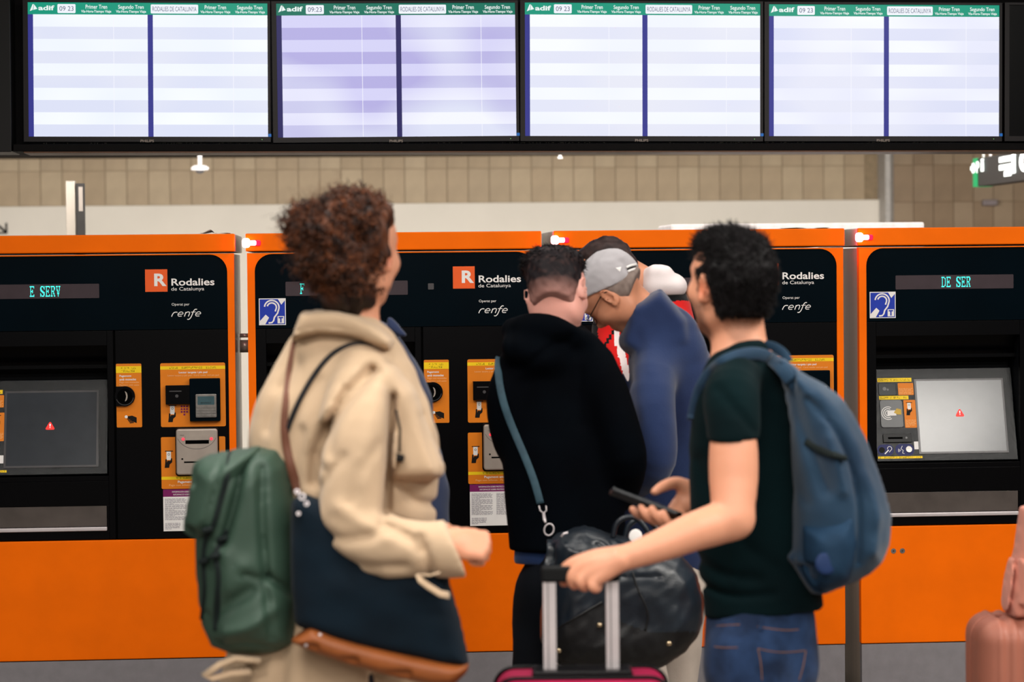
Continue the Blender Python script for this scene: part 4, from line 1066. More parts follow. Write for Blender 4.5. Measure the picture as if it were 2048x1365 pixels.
def person(px, d, label, group=None):
    g = WP(px, 1000, d); e = empty('person', (g[0], g[1], 0)); tag(e, label, 'person', group); return e
def fabric(name, col, var=.07, vs=9, bump=.25, bs=380, rough=.85, sheen=.15, col2=None): return mat(name, col, rough, .15, var=var, vscale=vs, bump=bump, bscale=bs, sheen=sheen, col2=col2)

# ============ woman in the trench coat, walking right, seen from behind
D0 = 5.42
wom = person(690, D0, 'woman in a beige trench coat with curly auburn hair, green backpack and navy tote')
COAT = fabric('beige gabardine', (188, 162, 134), .04, 5, .15, 500)
S = SDF()
S.chain([(688, 700, 5.44, 80), (690, 728, 5.44, 112), (688, 770, 5.44, 142), (685, 830, 5.43, 166), (685, 900, 5.43, 190), (690, 1000, 5.43, 184), (690, 1100, 5.43, 176), (690, 1200, 5.43, 185), (682, 1300, 5.43, 215), (675, 1400, 5.43, 238), (672, 1560, 5.43, 252), (670, 1740, 5.43, 262)], .03, .62, 2)
S.chain([(722, 752, 5.36, 58), (718, 820, 5.30, 74), (712, 900, 5.26, 81), (705, 980, 5.24, 76), (706, 1040, 5.23, 72), (752, 1086, 5.21, 66), (835, 1098, 5.20, 57), (900, 1098, 5.20, 59), (945, 1095, 5.20, 59)], .022, 1.0, 3,
        cuts=[(K(912, 1096, 5.2), np.array([.93, .36, 0]))])
S.poly([(760, 722), (792, 735), (829, 780), (842, 815), (862, 868), (888, 930), (889, 948), (868, 960), (782, 966), (740, 880)], 5.36, .075, .03, .008)
S.fold([(748, 742), (705, 800), (668, 850), (640, 905), (634, 960)], -0.0270, .015, 5.40)
S.fold([(635, 905), (660, 930)], -0.0081, .010, 5.4)
S.fold([(790, 790), (786, 850), (782, 940), (778, 1015)], -0.0270, .007, 5.40)
S.fold([(700, 780), (680, 840), (676, 900)], -0.0108, .012, 5.30); S.fold([(745, 740), (715, 765), (690, 800)], -0.0081, .01, 5.4); S.fold([(640, 760), (600, 830), (580, 900)], -0.0081, .014, 5.45); S.fold([(770, 760), (750, 850), (735, 950)], 0.0068, .02, 5.4)
S.fold([(845, 830), (862, 890), (878, 935)], -0.0081, .006, 5.4)
S.fold([(640, 1040), (700, 1062), (770, 1050)], -0.0135, .011, 5.4); S.fold([(670, 1092), (740, 1112), (820, 1112)], -0.0108, .011, 5.4); S.fold([(850, 1058), (864, 1100), (868, 1130)], -0.0149, .008, 5.4); S.fold([(776, 1035), (830, 1060), (850, 1082)], -0.0162, .010, 5.4); S.fold([(690, 1000), (740, 1030), (790, 1060)], 0.0081, .014, 5.4)
S.fold([(610, 860), (600, 960), (606, 1050)], -0.0121, .012, 5.5); S.fold([(700, 905), (660, 960), (645, 1010)], -0.0108, .010, 5.3); S.fold([(770, 880), (735, 930), (715, 990)], -0.0081, .010, 5.3); S.fold([(595, 720), (560, 790), (540, 860)], -0.0081, .010, 5.5); S.fold([(800, 965), (830, 1000), (868, 1010)], -0.0108, .010, 5.5); S.fold([(560, 800), (548, 900)], 0.0054, .02, 5.5)
for q in (500, 580, 760, 840): S.fold([(q, 1230), (q-12, 1400), (q-20, 1700)], -0.0108, .016)
S.noise = lambda P: .003*snoise(P, 7, 2, (1, .6, 1))+.0015*snoise(P, 16, 4, (1, .4, 1))
coat = S.build('trench_coat', COAT, .0065, wom)
S = SDF()   # collar
S.poly([(584, 683), (592, 655), (603, 626), (640, 619), (680, 622), (716, 632), (750, 646), (772, 662), (789, 679), (790, 694), (783, 704), (764, 699), (745, 692), (718, 681), (692, 675), (660, 672), (640, 671), (612, 677), (594, 685)], 5.43, .104, .014, .008)
S.fold([(600, 664), (640, 656), (690, 660), (740, 678), (775, 692)], -.004, .006, 5.4)
S.chain([(655, 640, 5.36, 16), (700, 648, 5.35, 16), (745, 664, 5.37, 16)], .012, 1, 2)
S.chain([(690, 612, 5.45, 56), (690, 560, 5.45, 56)], .008, .85, 1, neg=True)
S.build('collar', COAT, .005, coat) if False else S.build('collar', COAT, .005, wom)
# cuff strap hanging below the sleeve
b = MB(); b.tube([WP(*q) for q in ((838, 1150, 5.14), (842, 1162, 5.13), (858, 1174, 5.13), (880, 1188, 5.13), (898, 1192, 5.14))], .0085, COAT, 8, flat=.35); b.tube([WP(*q) for q in ((838, 1150, 5.14), (860, 1152, 5.13), (880, 1146, 5.13))], .006, COAT, 8, flat=.4); b.build('cuff_strap', wom, smooth=True, world=True)
b = MB(); b.tube([WP(*q) for q in ((792, 820, 5.26), (800, 860, 5.262), (799, 905, 5.265))], .0028, M_['ink'], 8); b.build('cord', wom, smooth=True, world=True)
T = SDF(); T.box(K(797, 916, 5.268), (.0125, .0125, .008), frame((0, 0, 1), (.25, 1, 0)), .003); T.build('buckle', M_['ink'], .002, wom)
b = MB(); b.tube([WP(*q) for q in ((520, 1322, 5.28), (470, 1318, 5.27), (440, 1330, 5.26), (408, 1352, 5.26), (425, 1358, 5.26), (462, 1348, 5.27), (500, 1345, 5.28))], .016, COAT, 10, flat=.45); b.build('belt_end', wom, smooth=True, world=True)
# body: head, neck, arms, hands and legs in one skin
Hw, ft, Fd = legs(690, 5.43, 1330, .15, 'trousers', fabric('dark trousers', (40, 40, 50)), wom, stride=.18, face=(.9, 0, .4))
HR = frame((.50, .06, .86), (.05, 1, 0)); hc = K(716, 512, 5.45)
S = SDF(); Lh = head(S, hc, HR, 1.0)
S.chain([(712, 580, 5.46, 50), (704, 640, 5.46, 50), (695, 700, 5.46, 62)], .02, .95, 2)
S.chain([(690, 720, 5.46, 90), (690, 850, 5.46, 120), (690, 1050, 5.46, 105), (690, 1290, 5.46, 125)], .03, .55, 2)
S.chain([(722, 752, 5.38, 40), (708, 900, 5.28, 42), (706, 1040, 5.24, 36), (835, 1092, 5.21, 27), (905, 1088, 5.2, 24)], .02, 1, 2)
S.chain([(640, 752, 5.58, 40), (610, 900, 5.66, 42), (640, 1040, 5.68, 36), (760, 1080, 5.58, 27), (850, 1075, 5.50, 24)], .02, 1, 2)
hand(S, K(896, 1086, 5.20), hframe((.97, -.12, .12), (.1, .55, -.85), (.1, .8, .5)), 1.0, .86, thumb=1, spread=.03)
hand(S, K(850, 1075, 5.48), hframe((.95, -.1, -.2), (.1, .3, .95), (.1, .9, 0)), 1.0, .80, spread=.03)
lowbody(S, Hw, ft)
def tone_ear(L, amt=.8, c2=None):
    e = [L(.083, -.01, -.004), L(-.083, -.01, -.004)]
    return lambda V: amt*sum(np.exp(-((V-q)**2).sum(1)/.022**2) for q in e)
S.build('body', SK1, .0048, wom, tone=tone_ear(Lh))
# hair: gathered curls, dark at the nape
HAIRW = mat('auburn hair', (26, 12, 9), .55, .3, col2=(104, 54, 22), attr=True)
S = SDF()
S.ell(Lh(0, -.028, .040), (.084, .100, .092), HR, .02); S.ell(K(712, 590, 5.42), (.045, .050, .045), None, .03)
S.ell(K(652, 478, 5.36), (.070, .074, .070), None, .02); S.ell(K(724, 434, 5.40), (.066, .044, .075), None, .02); S.ell(K(640, 524, 5.40), (.030, .050, .06), None, .02); S.ell(K(676, 572, 5.38), (.040, .05, .05), None, .015)
S.ell(K(606, 455, 5.37), (.030, .036, .04), None, .01); S.ell(K(690, 520, 5.33), (.050, .055, .04), None, .01); S.ell(K(745, 480, 5.37), (.040, .060, .05), None, .01)
S.ell(Lh(0, .100, -.03), (.060, .075, .095), HR, .015, neg=True); S.ell(Lh(.090, .010, -.012), (.022, .030, .045), HR, .012, neg=True)
S.cut(K(790, 560, 5.45), (.97, -.22, .0))
def curls(P): return .012*snoise(P, 13, 11)+.006*snoise(P, 32, 5)
S.noise = curls
nape = lambda V: np.clip((K(0, 575, 5.4)[1]-V[:, 1])/.04, 0, 1)
hw_ = S.build('hair', HAIRW, .0042, wom, smooth=1, tone=lambda V: np.clip(.34+.75*snoise(V, 13, 21), 0, 1)*(1-.95*nape(V)))
up_ = lambda V: (V[:, 1] > K(0, 585, 5.4)[1]) & (V[:, 0] < K(766, 0, 5.4)[0])
strands(hw_, HAIRW, 1100, .028, lambda P, N: N*.35+np.array([-.25, -.1, -.1]), r0=.0030, seg=9, seed=3, curl=.0070, cfreq=11, jit=.4, out=.10, sel=up_)
strands(hw_, HAIRW, 1500, .022, lambda P, N: N*.3+np.array([-.3, 0, -.1]), r0=.0014, seg=8, seed=4, curl=.006, cfreq=10, jit=.5, out=.3, sel=up_)
strands(hw_, HAIRW, 300, .050, lambda P, N: N*.7+np.array([-.3, .1, 0]), r0=.0006, seg=9, seed=8, curl=.009, cfreq=11, jit=.5, out=.3,
        sel=lambda V: (V[:, 1] > K(0, 560, 5.4)[1]) & (V[:, 0] < K(690, 0, 5.4)[0]))
# -- her bags
GREEN = mat('green coated canvas', (50, 72, 60), .55, .3, var=.05, vscale=6, bump=.1, bscale=300)
DKG = mat('dark webbing', (14, 24, 24), .7, .2)
bp = empty('green_backpack', tuple(WP(490, 1300, 5.33))); tag(bp, 'dark green coated backpack worn by the woman in the trench coat', 'backpack')
S = SDF()
S.poly([(402, 935), (440, 915), (523, 897), (553, 902), (574, 930), (583, 971), (597, 1045), (600, 1193), (591, 1285), (560, 1303), (520, 1309), (464, 1308), (424, 1293), (406, 1252), (396, 1174), (390, 1089), (392, 1000)], 5.335, .115, .085, .01)
S.fold([(500, 905), (492, 970), (474, 1040), (462, 1075)], -0.0192, .008, 5.35); S.fold([(537, 930), (538, 1000), (542, 1080), (548, 1140)], -0.0128, .009, 5.35)
S.fold([(548, 1140), (575, 1160), (596, 1180)], -0.0144, .008, 5.35); S.fold([(505, 1135), (540, 1150), (552, 1200), (556, 1260)], -0.0096, .008, 5.35)
S.fold([(438, 1235), (470, 1200), (520, 1165)], -0.0112, .016, 5.35); S.fold([(450, 1290), (475, 1274), (520, 1270), (585, 1290)], -0.0064, .005, 5.35)
S.fold([(470, 1100), (480, 1160), (500, 1120)], 0.0064, .02, 5.35); S.fold([(470, 1250), (520, 1235), (560, 1205)], 0.0096, .013, 5.35)
S.noise = lambda P: .0025*snoise(P, 8, 31)
gb = S.build('bag_body', GREEN, .006, bp)
S = SDF(); S.poly([(388, 928), (410, 914), (440, 905), (480, 899), (524, 893), (520, 912), (508, 935), (494, 966), (483, 1000), (472, 1040), (452, 1078), (420, 1082), (390, 1078), (367, 1063), (376, 1010), (384, 960)], 5.335, .135, .07, .006)
S.fold([(462, 900), (452, 950), (440, 1000), (427, 1045)], -.006, .005, 5.4); S.noise = lambda P: .002*snoise(P, 8, 33)
gf = S.build('flap', GREEN, .0055, bp)
for k_, q in enumerate((((462, 905), (452, 960), (438, 1010), (426, 1050), (414, 1072), (408, 1120), (411, 1180), (405, 1240)), ((453, 1060), (443, 1085), (432, 1110), (438, 1150), (434, 1210), (432, 1262)))):
    band('closing_strap', q, .013, .003, DKG if k_ else DKG, bp, [gb, gf], .003)
for q in ((416, 1060), (409, 1122), (446, 1078), (431, 1112)):
    P = surf(q[0], q[1], [gb, gf], .006); T = SDF(); T.box(w2c(P), (.012, .016, .006), frame((0, 0, 1), (-.25, 1, 0)), .003); T.build('strap_buckle', DKG, .0025, bp)
TAN = mat('tan leather', (138, 74, 30), .5, .35, var=.1, vscale=12, bump=.15, bscale=250); NAVYC = fabric('navy canvas', (3, 14, 24), .08, 7, .3, 420, col2=(6, 24, 36), sheen=.03)
tb = empty('tote_bag', tuple(WP(760, 1350, 5.235))); tag(tb, 'navy canvas tote with tan leather base hanging at the woman side', 'tote bag')
S = SDF(); S.poly([(584, 1003), (600, 985), (640, 1000), (720, 1060), (800, 1110), (896, 1152), (904, 1185), (918, 1231), (930, 1290), (938, 1332), (880, 1330), (722, 1296), (620, 1265), (592, 1252), (584, 1180), (580, 1090)], 5.236, .052, .03, .006)
S.fold([(610, 1030), (615, 1120), (620, 1240)], -.004, .012, 5.3); S.fold([(700, 1150), (800, 1200), (880, 1230)], .004, .03, 5.3); S.noise = lambda P: .002*snoise(P, 9, 41)
tbody = S.build('canvas_body', NAVYC, .006, tb)
S = SDF(); S.poly([(580, 1284), (600, 1266), (624, 1247), (670, 1266), (722, 1281), (830, 1306), (939, 1328), (932, 1345), (908, 1369), (865, 1370), (776, 1351), (689, 1326), (630, 1305)], 5.234, .058, .022, .006)
tbase = S.build('leather_base', TAN, .0055, tb)
for q in ((612, 1291), (640, 1271)):
    P = surf(q[0], q[1], [tbase], .001); T = SDF(); T.ell(w2c(P), (.0045, .0045, .003)); T.build('rivet', M_['alu'], .0015, tb)
band('handle', ((588, 684), (578, 740), (572, 800), (568, 850), (574, 900), (586, 950), (598, 985)), (.010, .022), .004, mat('brown leather strap', (104, 62, 44), .55, .3, bump=.1), tb, [coat, gb, gf, tbody], .004)
band('handle', ((876, 975), (882, 1000), (890, 1040), (900, 1070)), .012, .004, TAN, tb, None) if False else None
band('shoulder_strap', ((745, 690), (715, 688), (690, 694), (660, 712), (630, 748), (602, 795), (584, 835), (572, 868)), .011, .004, mat('black strap', (12, 14, 20), .6, .25), tb, [coat], .003)
b = MB()
for i, (x, y, r_) in enumerate(((594, 984, .004), (604, 994, .006), (613, 1008, .004), (597, 1028, .003))):
    ring(b, WP(x, y, 5.165), np.stack([CR, CU*.8+CF*.6, CF], 1), r_, .0018, M_['alu'], 12)
b.build('metal_rings', tb, smooth=True)
for ob in tb.children:
    if ob.name.startswith('metal_rings'): ob.matrix_parent_inverse = Matrix.Translation(tb.location).inverted()

# ============ man in the dark green T-shirt, walking left
D1 = 5.62
man = person(1500, D1, 'bearded man in a dark green T-shirt and jeans holding a phone and trolley handle')
TEE = fabric('dark green jersey', (3, 22, 25), .08, 6, .15, 500, col2=(2, 15, 18), sheen=.02); TEE.node_tree.nodes['Principled BSDF'].inputs['Specular IOR Level'].default_value = .06
S = SDF()
S.chain([(1476, 742, 5.62, 46), (1482, 770, 5.62, 80), (1488, 822, 5.62, 101), (1489, 900, 5.62, 111), (1494, 1000, 5.62, 114), (1506, 1100, 5.62, 116), (1524, 1180, 5.62, 118), (1531, 1260, 5.62, 118)], .03, .74, 2)
S.chain([(1470, 762, 5.54, 50), (1464, 800, 5.49, 58), (1466, 850, 5.46, 55), (1469, 910, 5.45, 52)], .028, 1, 3, cuts=[(K(1470, 879, 5.45), np.array([.05, -1, .12]))])
S.chain([(1500, 765, 5.72, 46), (1492, 830, 5.77, 54), (1480, 890, 5.79, 50)], .028, 1, 3)
S.chain([(1445, 728, 5.60, 20), (1478, 704, 5.57, 20), (1515, 698, 5.60, 20)], .02, 1, 2)
S.cut(K(1528, 1229, 5.6), (.08, -1, 0))
S.fold([(1410, 930), (1440, 1010), (1500, 1100), (1590, 1160)], -0.0060, .015); S.fold([(1400, 1180), (1470, 1205), (1560, 1200)], -0.0090, .008); S.fold([(1395, 1120), (1450, 1160), (1530, 1170)], -0.0075, .012)
S.fold([(1475, 1080), (1477, 1130), (1480, 1180)], 0.0045, .008); S.fold([(1440, 780), (1480, 830), (1515, 870)], -0.0060, .01, 5.5)
S.noise = lambda P: .0025*snoise(P, 8, 51, (1, .6, 1))
tee = S.build('t_shirt', TEE, .006, man)
JEANS = fabric('faded denim', (17, 31, 55), .2, 14, .3, 600, col2=(38, 60, 96), sheen=.05)
Hm, fm, Fm = legs(1522, 5.62, 1292, .152, 'jeans', JEANS, man, stride=.16, face=(-.85, 0, .5))
jeans = [c for c in man.children if c.name.startswith('jeans')][0]
HRm = frame((-.56, .12, .82), (-.02, 1, 0)); hcm = K(1458, 575, 5.64)
S = SDF(); Lm = head(S, hcm, HRm, .99)
S.chain([(1470, 620, 5.66, 54), (1478, 690, 5.65, 56), (1486, 740, 5.64, 66)], .025, .95, 2)
S.chain([(1488, 770, 5.62, 68), (1489, 900, 5.62, 88), (1505, 1100, 5.62, 85), (1522, 1290, 5.62, 95)], .03, .55, 2)
S.chain([(1470, 770, 5.55, 36), (1467, 845, 5.47, 43), (1467, 905, 5.45, 49), (1467, 960, 5.44, 49), (1466, 1010, 5.42, 44), (1458, 1036, 5.41, 43), (1430, 1050, 5.40, 42), (1388, 1064, 5.37, 39), (1350, 1080, 5.35, 35.5), (1312, 1095, 5.33, 31.5), (1270, 1110, 5.315, 27), (1238, 1119, 5.31, 26)], .02, 1, 2)
S.ell(K(1478, 1046, 5.41), (.028, .028, .03), None, .03)
S.chain([(1495, 770, 5.72, 42), (1488, 900, 5.78, 44), (1480, 1000, 5.80, 38), (1440, 1010, 5.78, 30), (1398, 1005, 5.73, 26)], .02, 1, 2)
for q in (((1236, 1114, 5.32, 22), (1190, 1116, 5.325, 17), (1144, 1129, 5.33, 13), (1127, 1146, 5.335, 11.5), (1128, 1165, 5.345, 10.5), (1140, 1160, 5.36, 9)),
          ((1236, 1119, 5.31, 24), (1190, 1128, 5.31, 19), (1154, 1141, 5.312, 13), (1143, 1157, 5.31, 11), (1149, 1172, 5.32, 10), (1160, 1160, 5.34, 9)),
          ((1238, 1122, 5.30, 22), (1200, 1138, 5.30, 18), (1168, 1154, 5.30, 13), (1161, 1167, 5.295, 10.5), (1170, 1176, 5.31, 9.5), (1180, 1160, 5.33, 9)),
          ((1240, 1124, 5.30, 20), (1212, 1146, 5.295, 17), (1187, 1165, 5.29, 12), (1186, 1176, 5.285, 10), (1195, 1178, 5.30, 9), (1200, 1164, 5.32, 8)),
          ((1220, 1112, 5.335, 16), (1178, 1116, 5.36, 13), (1152, 1127, 5.37, 11), (1138, 1140, 5.375, 10))): S.chain(q, .005, 1, 3)
for q in (((1352, 1026, 5.70, 10), (1308, 1037, 5.64, 9.5), (1278, 1031, 5.605, 9), (1265, 1019, 5.60, 8)), ((1358, 1034, 5.69, 10), (1320, 1045, 5.62, 9.5), (1295, 1034, 5.585, 9), (1282, 1016, 5.585, 8.2)),
          ((1368, 1040, 5.69, 10), (1340, 1052, 5.61, 9.5), (1316, 1037, 5.575, 9), (1304, 1018, 5.575, 8.2)), ((1376, 1046, 5.68, 9), (1354, 1058, 5.61, 9), (1336, 1045, 5.57, 8.2), (1327, 1026, 5.57, 7.5))):
    S.chain(q, .006, 1, 3)
S.chain([(1396, 992, 5.73, 22), (1356, 967, 5.71, 13.5), (1328, 973, 5.68, 11.5), (1310, 984, 5.665, 9)], .012, 1, 3)
S.chain([(1405, 1010, 5.74, 29), (1375, 1008, 5.73, 27), (1355, 1020, 5.71, 19)], .02, .8, 2)
lowbody(S, Hm, fm)
def stub_m(V):
    q = (V-hcm)@HRm; x, y, z = q.T; jaw = np.clip((-.022-z)/.02, 0, 1)*np.clip((y+.010)/.02, 0, 1)*np.clip((z+.125)/.015, 0, 1); side = np.clip((y-.0)/.015, 0, 1)*np.clip((.03-y)/.012, 0, 1)*np.clip((.03-z)/.02, 0, 1)
    return .75*np.maximum(jaw, side*.8)*(.8+.2*snoise(V, 60, 3))
S.build('body', SK1, .0045, man, tone=tone_ear(Lm, .9), stub=stub_m)
def capsule_hair(name, parent, L, R, m, sc, vols, cuts, noise, h=.0045, tone=None, negs=()):
    S = SDF()
    for (x, y, z, r) in vols: S.ell(L(x, y, z), np.array(r)*sc, R, .022)
    for (x, y, z, r) in negs: S.ell(L(x, y, z), np.array(r)*sc, R, .015, neg=True)
    for c, n in cuts: S.cut(L(*c), R@np.array(n, float))
    S.noise = noise; return S.build(name, m, h, parent, smooth=1, tone=tone)
BLK = mat('black hair', (5, 4, 5), .6, .12, col2=(22, 18, 20), attr=True)
hm = capsule_hair('hair', man, Lm, HRm, BLK, .99, [(0, -.026, .030, (.084, .106, .094)), (0, .035, .090, (.062, .062, .040)), (0, -.02, .095, (.068, .075, .036)), (0, -.055, -.035, (.064, .056, .055))],
    [((0, .082, .03), (0, 1, -.35)), ((0, 0, -.075), (0, -.25, -1))], lambda P: .004*snoise(P, 28, 61)+.002*snoise(P, 70, 62), tone=lambda V: .35+.4*snoise(V, 20, 63),
    negs=[(.092, .066, -.062, (.055, .062, .064)), (-.092, .066, -.062, (.055, .062, .064)), (0, .142, .004, (.090, .078, .077)), (.088, 0, -.02, (.018, .026, .04)), (-.088, 0, -.02, (.018, .026, .04))])
strands(hm, BLK, 7000, .020, lambda P, N: R_flow(P, hcm, HRm, .8), r0=.0006, seg=3, seed=61, jit=.25, out=.5) if False else None
def R_flow(R, a=(0, -.5, .3)): v = R@np.array(a, float); return lambda P, N: np.tile(v, (len(P), 1))
strands(hm, BLK, 5000, .011, R_flow(HRm, (0, -.8, -.6)), r0=.0010, seg=3, seed=61, jit=.2, out=.25, sel=lambda V: ((V-hcm)@HRm)[:, 2] < .06)
strands(hm, BLK, 2600, .020, R_flow(HRm, (0, .7, .2)), r0=.0012, seg=3, seed=62, jit=.3, out=.3, sel=lambda V: ((V-hcm)@HRm)[:, 2] > .055)
# phone
ph = SDF(); Rp = frame((.2, .25, .95), (.374, .927, .0)); Rp = np.stack([np.array([.927, -.374, 0]), np.array([.03, -.20, .98]), np.array([.37, .905, .19])], 1); Rp[:, 1] /= np.linalg.norm(Rp[:, 1]); Rp[:, 2] = np.cross(Rp[:, 0], Rp[:, 1]); 
pc = K(1291, 1008, 5.65)
phn = empty('phone', tuple(c2w(pc))); tag(phn, 'black mobile phone held in the right hand of the man in the green T-shirt', 'phone')
ph.box(pc, (.083, .038, .0062), Rp, .0035); ph.build('phone_case', mat('black phone case', (16, 22, 28), .35, .4), .0022, phn, smooth=1)
sc_ = MB(); C_ = c2w(pc+Rp[:, 2]*.0065*np.sign(Rp[1, 2])); ex = Rp[:, 0]; ey = Rp[:, 1]
tw = lambda v: CR*v[0]+CU*v[1]+CF*v[2]
sc_.add([C_+tw(ex)*a*.079+tw(ey)*c*.034 for a, c in ((-1, -1), (1, -1), (1, 1), (-1, 1))], [(0, 1, 2, 3)], M_['fascia']); sc_.build('phone_screen', phn, world=True)
# his backpack
BPM = fabric('steel blue nylon', (30, 56, 78), .06, 6, .25, 450, rough=.7, col2=(22, 44, 66))
bk = empty('blue_backpack', tuple(WP(1670, 1180, 5.55))); tag(bk, 'steel blue nylon backpack worn by the man in the green T-shirt', 'backpack')
S = SDF()
S.poly([(1548, 716), (1568, 716), (1605, 746), (1645, 768), (1682, 795), (1708, 832), (1727, 870), (1741, 907), (1757, 945), (1770, 985), (1781, 1029), (1780, 1085), (1764, 1125), (1740, 1148), (1708, 1165), (1670, 1180), (1645, 1190), (1624, 1188), (1604, 1166), (1588, 1140), (1566, 1112), (1584, 1098), (1586, 982), (1580, 841), (1570, 780)], 5.56, .125, .10, .01)
S.fold([(1600, 790), (1612, 850), (1640, 930), (1660, 985)], -0.0133, .012); S.fold([(1625, 800), (1680, 870), (1712, 950), (1725, 1040), (1722, 1130)], -0.0114, .007)
S.fold([(1650, 790), (1700, 850), (1735, 930)], 0.0076, .012); S.fold([(1590, 900), (1600, 960), (1620, 1010)], -0.0114, .012); S.fold([(1740, 950), (1762, 1030), (1755, 1110)], 0.0095, .012)
S.fold([(1660, 880), (1680, 940), (1690, 985)], 0.0095, .012); S.noise = lambda P: .0035*snoise(P, 8, 71)
bkb = S.build('bag_body', BPM, .006, bk)
S = SDF(); S.poly([(1589, 1044), (1625, 1036), (1665, 1016), (1703, 990), (1714, 1030), (1718, 1080), (1708, 1130), (1690, 1166), (1640, 1184), (1616, 1172), (1596, 1140), (1590, 1095)], 5.552, .146, .062, .006); S.noise = lambda P: .002*snoise(P, 9, 72)
pk = S.build('side_pocket', mat('blue mesh pocket', (24, 50, 74), .75, .15, var=.06, bump=.4, bscale=500), .006, bk)
P = surf(1652, 1128, [pk, bkb], .001); T = SDF(); T.ell(w2c(P), (.026, .026, .004), frame((.1, .1, -1), (0, 1, 0))@np.array([[1, 0, 0], [0, 0, 1], [0, 1, 0]]).T); T.build('round_patch', mat('dull navy patch', (22, 44, 84), .6, .2), .003, bk)
band('compression_strap', ((1612, 882), (1635, 897), (1660, 908), (1692, 920)), .017, .004, DKG, bk, [bkb], .003)
P = surf(1678, 914, [bkb], .006); T = SDF(); T.box(w2c(P), (.018, .011, .006), frame((0, 0, 1), (.2, 1, 0)), .003); T.build('strap_buckle', DKG, .0025, bk)
band('shoulder_strap', ((1384, 840), (1389, 812), (1398, 782), (1412, 756), (1432, 734), (1460, 717), (1502, 707), (1535, 714), (1560, 732), (1582, 762)), (.022, .032), .010, BPM, bk, [tee, bkb], .006)
band('grab_loop', ((1530, 690, 5.60), (1548, 694, 5.59), (1566, 706, 5.58), (1578, 724, 5.57)), .020, .006, BPM, bk)
# stitched pockets on the jeans
cm = mat('copper stitching', (120, 84, 60), .7, .2)
for q in (((1400, 1256), (1440, 1252), (1480, 1250)), ((1515, 1254), (1575, 1262), (1632, 1254)), ((1408, 1290), (1440, 1296), (1475, 1296)), ((1516, 1298), (1560, 1306), (1612, 1302)), ((1516, 1298), (1522, 1330), (1524, 1362)), ((1612, 1302), (1606, 1335), (1598, 1362))):
    band('stitching', q, .0022, .001, cm, man, [jeans], .0012)
band('belt_loop', ((1521, 1240), (1521, 1252), (1521, 1262)), .010, .003, JEANS, man, [jeans], .003)

# ============ man in the black hoodie
D2 = 7.03
hod = person(1120, D2, 'man with short faded dark hair in a black hoodie, back turned, duffel strap across him')
HOOD = fabric('black fleece', (1, 2, 5), .1, 5, .2, 420, col2=(2, 5, 10), sheen=.0); HOOD.node_tree.nodes['Principled BSDF'].inputs['Specular IOR Level'].default_value = .04
S = SDF()
S.chain([(1108, 700, 7.05, 66), (1112, 735, 7.05, 100), (1118, 800, 7.05, 118), (1124, 900, 7.04, 122), (1130, 1000, 7.04, 120), (1138, 1110, 7.04, 118)], .03, .62, 2)
S.chain([(1034, 742, 7.04, 42), (1016, 800, 7.03, 44), (1028, 880, 7.07, 41), (1062, 935, 7.2, 34), (1112, 948, 7.33, 30)], .03, 1, 3)
S.chain([(1190, 735, 7.02, 44), (1213, 790, 6.99, 47), (1236, 862, 6.97, 45), (1250, 930, 6.99, 43), (1235, 990, 7.12, 36), (1200, 985, 7.28, 30)], .03, 1, 3)
S.chain([(1030, 662, 7.03, 24), (1062, 652, 6.96, 24), (1108, 656, 6.94, 24), (1148, 672, 6.97, 22), (1178, 692, 7.02, 18)], .03, 1, 3)
S.ell(K(1068, 706, 6.97), (.095, .066, .055), frame((0, 0, 1), (.3, 1, 0)), .04); S.chain([(1025, 660, 7.04, 18), (1040, 645, 7.10, 16), (1055, 640, 7.14, 14)], .02, 1, 2)
S.fold([(1178, 672), (1130, 690), (1080, 728), (1024, 756)], -.010, .014, 7.1); S.fold([(1030, 650), (1022, 690), (1030, 735)], -.006, .01, 7.1); S.fold([(1200, 760), (1190, 830), (1200, 900)], -.006, .014, 7.1)
S.fold([(1150, 680), (1100, 700), (1062, 735)], .006, .01, 7.1)
S.cut(K(1080, 1104, 7.0), (0, -1, 0)); S.noise = lambda P: .003*snoise(P, 7, 81, (1, .6, 1))
hoodie = S.build('hoodie', HOOD, .0075, hod)
S = SDF(); S.chain([(1136, 1060, 7.04, 104), (1133, 1150, 7.04, 108)], .02, .58, 1); S.cut(K(1080, 1130, 7.0), (0, -1, 0)); S.build('blue_undershirt', fabric('blue jersey', (24, 44, 82)), .008, hod)
Hh, fh, Fh = legs(1140, 7.04, 1170, .155, 'trousers', fabric('black denim', (6, 10, 18), .1, 8, .3, 500, sheen=0), hod, stride=.03, face=(.1, 0, 1))
HRh = frame((.36, -.34, .86), (-.20, 1, .0)); hch = K(1115, 588, 7.03)
S = SDF(); Lq = head(S, hch, HRh, 1.0)
S.chain([(1105, 615, 7.02, 42), (1104, 665, 7.04, 46), (1110, 710, 7.06, 58)], .025, .95, 2)
S.chain([(1115, 740, 7.06, 80), (1122, 900, 7.05, 92), (1135, 1160, 7.05, 80)], .03, .55, 2)
S.chain([(1034, 745, 7.05, 32), (1022, 870, 7.07, 30), (1062, 935, 7.2, 24), (1130, 950, 7.38, 20)], .02, 1, 2); S.chain([(1190, 738, 7.03, 32), (1230, 862, 6.99, 32), (1245, 930, 7.02, 28), (1235, 985, 7.12, 24), (1180, 985, 7.34, 20)], .02, 1, 2)
hand(S, K(1130, 950, 7.38), hframe((.8, .1, .5), (.1, .5, .6), (0, 1, 0)), .5, .9); hand(S, K(1180, 985, 7.34), hframe((-.8, .1, .5), (.1, .5, .6), (0, 1, 0)), .5, .9)
lowbody(S, Hh, fh); S.build('body', SK3, .0055, hod, tone=lambda V: np.clip(tone_ear(Lq, .25)(V), 0, 1))
FADE = mat('faded dark hair', (22, 16, 20), .65, .2, col2=(176, 128, 118), attr=True)
